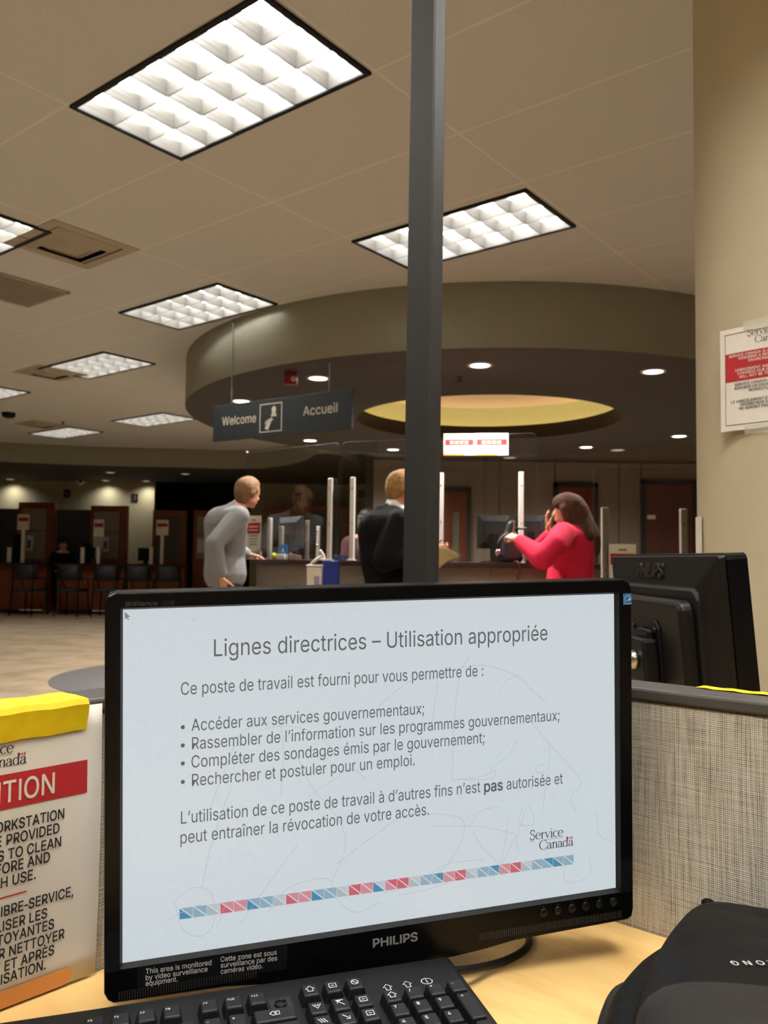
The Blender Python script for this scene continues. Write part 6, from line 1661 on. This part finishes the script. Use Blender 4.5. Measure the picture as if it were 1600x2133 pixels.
def counter_monitor(px, y0, y1, w, r, yaw, label):
    p = on_arc(px, r); z1, z0 = at(px, y0, p.y).z, at(px, y1, p.y).z
    o = empty('computer_monitor', (p.x, p.y, TOP), yaw); tag(o, label, 'monitor', 'monitors on the reception counter')
    h1, h0 = z1 - TOP, z0 - TOP; w /= 2
    MB().loft([[(-w, 0, h0), (w, 0, h0), (w, 0, h1), (-w, 0, h1)], [(-w, -.02, h0), (w, -.02, h0), (w, -.02, h1), (-w, -.02, h1)], [(-w * .7, -.045, h0 + .05), (w * .7, -.045, h0 + .05), (w * .7, -.045, h1 - .05), (-w * .7, -.045, h1 - .05)]]).build('housing', mat('grey_plastic_back', (58, 58, 62), .4), o, bevel=.004)
    MB().box(-w + .012, w - .012, .0, .003, h0 + .015, h1 - .012).build('display', mat('dark_display', (14, 15, 17), .2), o)
    MB().box(-.03, .03, -.06, -.035, .01, h0 + .12).build('neck', M_black, o)
    b = MB(); b.smooth = True; b.lathe([(.11, 0), (.11, .008), (.03, .014), (0, .014)], 24, c=(0, -.045, 0)).build('foot', M_black, o)
counter_monitor(608, 1077, 1143, .40, AR - .58, -.95, 'dark monitor turned sideways behind the blue counter sign')
counter_monitor(1026, 1073, 1143, .27, AR - .52, .15, 'grey monitor back left of the black handbag')
counter_monitor(1104, 1073, 1140, .24, AR - .52, -.1, 'dark monitor between the handbag and the red jacket')
p = on_arc(761, AR - .44); yw = arc_yaw(p) + .35
o = empty('framed_poster', (p.x, p.y, TOP), yw); tag(o, 'framed white poster with blue and red lines standing left of the man in black', 'poster')
z1, z0 = at(761, 1073, p.y).z - TOP, at(761, 1146, p.y).z - TOP; w = .066
MB().box(-w, w, -.006, .006, z0, z1).build('frame', M_paper, o)
MB().box(-w * .85, 0, -.008, -.006, z1 - .028, z1 - .018).build('blue_line', mat('teal_ink', (44, 110, 150), .7), o)
MB().box(0, w * .85, -.008, -.006, z1 - .028, z1 - .018).build('red_line', M_red, o)
mb = MB()
for k in range(7): mb.box(-w * .7, w * (.2 + .5 * ((k * 7) % 3) / 2), -.008, -.006, z1 - .055 - k * .022, z1 - .050 - k * .022)
mb.build('print', mat('lilac_print', (150, 140, 170), .8), o)
MB().box(-w, w, -.04, .04, 0, .006).box(-.012, .012, -.006, .006, 0, z0 + .01).build('stand', M_plexi, o)
p = on_arc(707, AR - .36)
for k in range(3):
    o = MB().box(-.054, .054, -.04, .04, 0, .014).build('paper_pad', mat('periwinkle_paper', (108, 122, 196), .8), bevel=.002); o.location = (p.x + .003 * k, p.y, TOP + .0145 * k); o.rotation_euler = (0, 0, arc_yaw(p) + .1 * k)
    tag(o, ('bottom', 'middle', 'top')[k] + ' pad of the blue paper pads between the two tall white posts', 'pad', 'blue pads on the counter')
p = on_arc(669, AR - .12)
o = empty('telephone_handset', (p.x, p.y, TOP), .3); tag(o, 'pale handset propped on the counter left of the tall post', 'telephone')
MB().box(-.03, .03, -.03, .03, 0, .02).build('cradle', M_white, o, bevel=.004)
b = MB(); b.smooth = True; b.tube(smooth_path([(.022, 0, .02), (.008, 0, .05), (-.012, 0, .078)]), .013, 10).build('handset', M_white, o)
p = on_arc(571, AR - .2); o = MB().ball((0, 0, .028), (.026, .026, .028), 16).build('tape_ball', mat('yellow_green_plastic', (170, 170, 50), .5)); o.location = (p.x, p.y, TOP); tag(o, 'small yellow green object beside the short white post', 'ornament')
p = on_arc(614, AR - .16); o = empty('desk_phone', (p.x, p.y, TOP), .2); tag(o, 'small beige and black phone right of the blue counter sign', 'telephone')
MB().prism([(-.05, 0), (.05, 0), (.05, .03), (-.05, .055)], -.05, .05, axis='y').build('base', mat('taupe_plastic', (120, 104, 90), .5), o, bevel=.005)
b = MB(); b.smooth = True; b.tube([(.0, -.05, .062), (.0, .05, .062)], .014, 10).build('handset', M_black, o)

# handbag
p = on_arc(1062, AR - .10)
bg = empty('handbag', (p.x, p.y, TOP), .3); tag(bg, 'black handbag on the counter held open by the woman in crimson', 'bag')
M_bag = mat('black_bag_leather', (16, 15, 16), .4, vary=.3, scale=18, bump=.4)
blob('body', [[(V(-.055, -.03, .035), .035), (V(.060, -.03, .035), .035), (V(-.055, .04, .035), .035), (V(.060, .04, .035), .035), (V(-.02, 0, .20), .04), (V(.035, 0, .20), .04)], [(V(-.012, 0, .20), .04), (V(.028, 0, .305), .022), (V(.0, 0, .29), .025)]], M_bag, bg, .009, 3)
b = MB(); b.smooth = True; b.tube(smooth_path([(-.03, -.02, .22), (-.09, -.05, .19), (-.12, -.05, .13), (-.10, -.03, .05)]), .012, 8).build('strap', M_bag, bg)
b = MB(); b.smooth = True; b.tube(smooth_path([(.02, -.0, .27), (.07, -.03, .26), (.11, -.06, .262)]), .009, 8).build('handle', M_bag, bg)
b = MB(); b.smooth = True; b.ball((-.125, -.055, .075), (.026, .014, .026), 14).tube([(-.118, -.055, .10), (-.11, -.05, .135)], .004, 6).build('silver_tag', M_chrome, bg)
mb = MB(); ribbon(mb, [(.0, .20), (.012, .26), (.018, .31)], .008, -.043); mb.build('zip', M_chrome, bg)
p2 = on_arc(1080, AR + .015)
o = empty('key_strap', (p2.x, p2.y - .02, TOP)); tag(o, 'brown strap hanging over the counter edge below the handbag', 'strap')
b = MB(); b.smooth = True; b.tube(smooth_path([(-.03, .10, .008), (-.01, .0, .008), (.0, -.015, -.03), (.004, -.015, -.10), (-.012, -.015, -.125), (-.016, -.015, -.07)]), .006, 8).build('loop', mat('brown_leather', (84, 44, 30), .5), o)

# sanitising stand in front of the counter
p = at(690, 1168, 5.75)
o = empty('blue_bin', (p.x, p.y, 0)); tag(o, 'upright blue box behind the open white canister', 'bin')
M_blue = mat('royal_blue_plastic', (18, 42, 128), .45)
MB().box(-.058, .058, -.05, .05, .02, p.z).build('box', M_blue, o, bevel=.004)
MB().box(-.07, .07, -.06, .06, 0, .02).build('foot', M_blue, o)
p = at(656, 1172, 5.58)
st = empty('stool', (p.x, p.y, 0)); tag(st, 'slim dark stand under the white canister', 'stand')
zc_ = p.z - .235
MB().box(-.06, .06, -.05, .05, zc_ - .015, zc_).build('shelf', M_black, st); b = MB(); b.tube([(0, 0, .015), (0, 0, zc_ - .015)], .018, 10); b.build('pole', M_black, st)
MB().lathe([(.11, 0), (.11, .015), (0, .015)], 24).build('base', M_black, st)
o = empty('wipes_canister', (p.x, p.y, zc_)); tag(o, 'white wipes canister with its lid flipped open', 'canister')
MB().loft([[(-.046, -.036, 0), (.046, -.036, 0), (.046, .036, 0), (-.046, .036, 0)], [(-.052, -.04, .205), (.052, -.04, .205), (.052, .04, .205), (-.052, .04, .205)]]).build('tub', mat('ivory_plastic', (224, 216, 196), .5), o, bevel=.008)
MB().box(-.055, .055, -.043, .043, .205, .222).build('rim', M_white, o, bevel=.006)
b = MB(); b.smooth = True; b.ball((.0, 0, 0), (.052, .036, .012), 18, Matrix.Translation((.005, .01, .252)) @ Matrix.Rotation(math.radians(-38), 4, 'Y')).build('flip_lid', M_white, o)
mb = MB(); mb.box(.0, .036, -.0405, -.036, .05, .145); mb.build('side_label', mat('lilac_print', (150, 140, 170), .8), o)

# lower service desk on the right, with its own screen
Y2 = 5.2
x0, x1 = at(1225, 1160, Y2).x, at(1520, 1160, Y2).x
g = empty('service_desk', (x0, Y2, 0)); tag(g, 'low service desk behind the second monitor, beside the column', 'desk')
MB().box(0, x1 - x0, -.1, .4, .73, .76).build('desk_top', M_ctop, g, bevel=.003)
for a in (.02, x1 - x0 - .05): MB().box(a, a + .03, -.06, .36, 0, .73).build('end_panel', M_cfront, g)
plexi_post(1260, 1057, 0, 'short white screen post right of the red jacket', zb=.76, p=V(at(1260, 1160, Y2).x, Y2, 0), width=.04)
plexi_post(1424, 1060, 0, 'short white screen post above the second monitor, next to the column', zb=.76, p=V(at(1424, 1160, Y2).x, Y2, 0), width=.04)
zs = at(1300, 977, Y2).z
sheet('acrylic_screen', 'clear acrylic screen over the low service desk beside the column', V(at(1235, 1160, Y2).x, Y2 - .03, 0), V(at(1480, 1160, Y2).x, Y2 - .03, 0), .78, zs, zs, (.03, .03))
p = V(at(1297, 1160, Y2 - .06).x, Y2 - .06, 0)
o = notice_small(1269, 1325, 1133, 1232, p, 0, 'white sign with a red block between the two short white posts on the low desk', (.56, .80, 0)); o['category'] = 'sign'
MB().box(-.08, .08, -.03, .03, .76 - o.location.z, .76 - o.location.z + .01).box(-.02, .02, -.006, .006, .77 - o.location.z, 0).build('stand', M_white, o)

# fittings on the back wall
for px, py, w_, lb in ((1357, 1077, 6, 'small pale door plate on the maroon door'),):
    p = at(px, py, YB - .04); o = MB().box(-.06, .06, -.006, 0, -.03, .03).build('door_plate', M_white); o.location = (p.x, YB - .036, p.z); tag(o, lb, 'plate')

# ================================================================== far booths
YP = 17.0
def fx(px, y=YP): return xat(px, y)
def fz(py, px=150, y=YP): return at(px, py, y).z
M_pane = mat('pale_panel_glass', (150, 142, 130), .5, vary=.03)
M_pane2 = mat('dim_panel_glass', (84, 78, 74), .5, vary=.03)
M_screen_grey = mat('slate_screen_cloth', (66, 68, 74), .9, vary=.05)
def wing(px0, px1, ytop, post, pane, label, y=YP):
    x0, x1 = fx(px0, y), fx(px1, y); zt = fz(ytop, px0, y); w = x1 - x0
    o = empty('booth_partition', (x0, y, 0)); tag(o, label, 'partition', 'wood framed booth partitions')
    pw = post; s_ = .07; b_ = fz(1164, px0, y)
    MB().box(0, s_, -.03, .03, 0, zt).build('stile', M_cherry, o, bevel=.004)
    MB().box(w - pw, w, -.05, .05, 0, zt).build('post', M_cherry, o, bevel=.004)
    MB().box(s_, w - pw, -.03, .03, zt - .13, zt).build('top_rail', M_cherry, o, bevel=.004)
    MB().box(s_, w - pw, -.012, .012, b_, zt - .13).build('pane', pane, o)
    MB().box(s_, w - pw, -.02, .02, (b_ + zt) / 2 - .01, (b_ + zt) / 2 + .01).build('mid_rail', M_pane2, o)
    MB().box(s_, w - pw, -.02, .02, .06, b_).build('lower_panel', M_cherry, o)
wing(36, 113, 1046, .17, M_pane, 'wood framed booth partition at the far left, with a broad end post')
wing(187, 265, 1053, .17, M_pane, 'second wood framed booth partition, beside the number plate')
wing(317, 388, 1063, .10, M_pane2, 'wood framed booth partition at the dark corridor')
wing(402, 452, 1063, .10, M_pane, 'wood framed booth partition right behind the man in grey')
wing(548, 605, 1058, .10, M_pane2, 'low booth partition seen through the clear screen, right of the man in grey')
wing(631, 724, 1054, .14, M_pane2, 'wide booth partition seen through the clear screen behind the tall posts')
for a, b, lb in ((-22, 36, 'grey booth screen at the left edge'), (113, 187, 'grey booth screen behind the far clerk')):
    o = MB().box(fx(a), fx(b), YP + .06, YP + .10, .1, fz(1064)).build('booth_screen', M_screen_grey); tag(o, lb, 'screen', 'grey booth screens')
    MB().box(fx(a), fx(b), YP + .05, YP + .11, 0, .1).box(fx(a), fx(b), YP + .05, YP + .11, fz(1064), fz(1064) + .03).build('frame_rail', M_trim, o)
YD = 16.0
ZD = fz(1172, 60, YD)
def booth_desk(a, b, lb):
    x0, x1 = fx(a, YD), fx(b, YD); o = empty('booth_desk', (x0, YD, 0)); tag(o, lb, 'desk', 'booth desks'); w = x1 - x0
    MB().box(0, w, -.05, .33, ZD - .06, ZD).build('desk_top', M_ctop, o)
    MB().box(.03, w - .03, .12, .15, .08, ZD - .06).build('front_panel', M_cherry, o)
    for q in (.03, w - .08): MB().box(q, q + .05, .05, .3, 0, ZD - .06).build('side_panel', M_cherry, o)
booth_desk(-60, 98, 'booth desk at the far left edge with brown front')
booth_desk(116, 262, 'booth desk of the far clerk with brown front')
booth_desk(266, 386, 'booth desk in the shade by the dark corridor')
M_chair = mat('charcoal_chair', (44, 44, 48), .6)
def make_chair():
    o = empty('visitor_chair')
    mb = MB(); mb.smooth = True
    def shell(z0, z1, w, d):
        return [[(w * math.sin(a), -d * math.cos(a) + e, z) for a in np.linspace(-1.1, 1.1, 11)] for z, e in ((z0, .02), ((z0 + z1) / 2, 0), (z1, -.01))]
    mb.loft(shell(.62, .88, .27, .24), cap=False, closed=False); mb.build('backrest', M_chair, o, solid=.03)
    MB().box(-.24, .24, -.2, .26, .42, .48).build('seat', M_chair, o, bevel=.02)
    for sx in (-1, 1):
        b = MB(); b.smooth = True; b.tube([(sx * .22, -.2, .88), (sx * .23, -.22, .45), (sx * .25, -.26, 0)], .014, 8).build('leg', M_black, o)
        b = MB(); b.smooth = True; b.tube([(sx * .22, .22, .45), (sx * .25, .27, 0)], .014, 8).build('leg', M_black, o)
        b = MB(); b.smooth = True; b.tube([(sx * .25, -.2, .66), (sx * .27, .1, .66), (sx * .25, .2, .45)], .012, 8).build('arm', M_black, o)
    return o
ch = make_chair()
for i, (px, lb) in enumerate(((63, 'charcoal chair before the far left booth desk'), (153, 'charcoal chair before the far clerk, left of two'), (228, 'charcoal chair before the second wood partition'), (291, 'dark chair in the shade beside the corridor desk, left of two'), (352, 'dark chair before the corridor partition'))):
    c = ch if i == 0 else copy_tree(ch); yy = 15.6
    c.location = (fx(px, yy), yy, 0); c.rotation_euler = (0, 0, .1 * (i - 2)); c.scale = (.92, .92, 1.08); tag(c, lb, 'chair', 'chairs at the far booths')
def booth_sign(px, y0, y1, w, lb, second=None):
    yy = YD + .05; x = fx(px, yy); o = empty('booth_sign', (x, yy, ZD)); tag(o, lb, 'sign', 'red and white booth signs')
    z0, z1 = fz(y1, px, yy) - ZD, fz(y0, px, yy) - ZD
    MB().box(-.03, .03, -.015, .015, .0, z0).build('pole', M_white, o)
    MB().box(-w, w, -.024, -.016, z0, z1).build('sheet', M_paper, o)
    h = z1 - z0; MB().box(-w * .85, w * .85, -.027, -.024, z0 + h * .55, z0 + h * .78).build('red_band', M_red, o)
    if second: MB().box(-w, w, -.034, -.026, fz(second, px, yy) - ZD, z0).build('lower_sheet', mat('grey_paper', (150, 146, 140), .8), o)
booth_sign(47, 1071, 1104, .115, 'red and white sign on a white pole at the far left desk')
booth_sign(205, 1082, 1118, .10, 'red and white sign over a grey sheet at the far clerk desk', 1140)
booth_sign(337, 1083, 1115, .12, 'red and white sign in the shade near the dark corridor')
def booth_monitor(px0, px1, y0, y1, lb):
    yy = YD + .3; x0, x1 = fx(px0, yy), fx(px1, yy); o = empty('booth_monitor', ((x0 + x1) / 2, yy, ZD)); tag(o, lb, 'monitor', 'monitors in the far booths')
    w = (x1 - x0) / 2; h0, h1 = fz(y1, px0, yy) - ZD, fz(y0, px0, yy) - ZD
    MB().box(-w, w, -.03, .03, h0, h1).build('housing', M_black, o, bevel=.01); MB().box(-.04, .04, -.02, .05, .01, h0 + .02).box(-.12, .12, -.1, .1, 0, .012).build('stand', M_black, o)
booth_monitor(28, 46, 1112, 1164, 'dark monitor by the far left sign pole')
booth_monitor(172, 196, 1134, 1164, 'dark monitor by the far clerk')
booth_monitor(288, 318, 1141, 1168, 'dark monitor beside the corridor')
for px, lb in ((19, 'short pale post on the far left desk'), (172, 'short pale post on the far clerk desk'), (315, 'short pale post on the shaded desk')):
    yy = YD + .1; o = MB().box(-.035, .035, -.02, .02, 0, fz(1140, px, yy) - ZD).build('booth_post', M_white, bevel=.004); o.location = (fx(px, yy), yy, ZD); tag(o, lb, 'post', 'short posts on the booth desks')
for px, y0, y1, lb in ((63, 1115, 1149, 'white sanitiser dispenser on the far left partition'), (222, 1118, 1150, 'white sanitiser dispenser on the second partition')):
    yy = YP - .04; o = empty('sanitiser_dispenser', (fx(px, yy), yy, fz(y1, px, yy))); tag(o, lb, 'dispenser', 'wall dispensers in the booths'); h = (y1 - y0) / FPX * yy
    MB().box(-.06, .06, -.08, .03, 0, h).build('case', M_white, o, bevel=.015); MB().box(-.03, .03, -.085, -.08, h * .2, h * .7).build('window', M_trim, o)
for px, py, lb in ((419, 1137, 'small white notice on the partition behind the man in grey'), ):
    yy = YP - .05; o = MB().box(-.085, .085, -.004, .004, -.14, .14).build('wall_notice', M_paper); o.location = (fx(px, yy), YP - .045, fz(py, px, yy)); tag(o, lb, 'notice')
# plates and camera on the far wall
M_plate = mat('black_plate', (30, 29, 28), .5)
for px, py, n, s_ in ((140, 1028, '4', 1), (281, 1037, '3', 1), (621, 1036, '2', 1.0), (754, 1029, '1', 1.0)):
    p = at(px, py, YF); o = empty('number_plate', (p.x, YF - .01, p.z)); tag(o, {'4': 'black number plate left of the wall camera', '3': 'black number plate near the dark corridor', '2': 'black number plate seen through the left clear screen', '1': 'black number plate right of the tall white posts'}[n], 'plate', 'number plates on the far wall')
    MB().box(-.068, .068, -.008, .008, -.085, .085).build('plate', M_plate, o)
    mb = MB(); put_text(mb, n, 0, -.045, .09, align='c', y=-.0095); mb.build('numeral', mat('grey_numeral', (140, 136, 126), .6), o)
p = at(168, 1003, YF - .08); o = empty('security_camera', (p.x, YF, p.z)); tag(o, 'white dome camera high on the far wall', 'camera')
b = MB(); b.smooth = True; b.ball((0, -.08, 0), .075, 18).tube([(0, -.06, .0), (0, 0, .02)], .04, 12).build('housing', M_white, o)
b = MB(); b.smooth = True; b.ball((.015, -.135, -.005), .034, 14).build('lens', M_black, o)
p = at(677, 1007, YF - .06); o = empty('security_camera', (p.x, YF, p.z)); tag(o, 'grey camera on the far wall beside the tall white post', 'camera')
b = MB(); b.smooth = True; b.ball((0, -.07, 0), .06, 18).tube([(0, -.06, .0), (0, 0, .02)], .03, 12).build('housing', M_trim, o)
p = at(756, 990, 12.0); o = empty('wall_sconce', (p.x, YF, 0)); bpy.data.objects.remove(o)
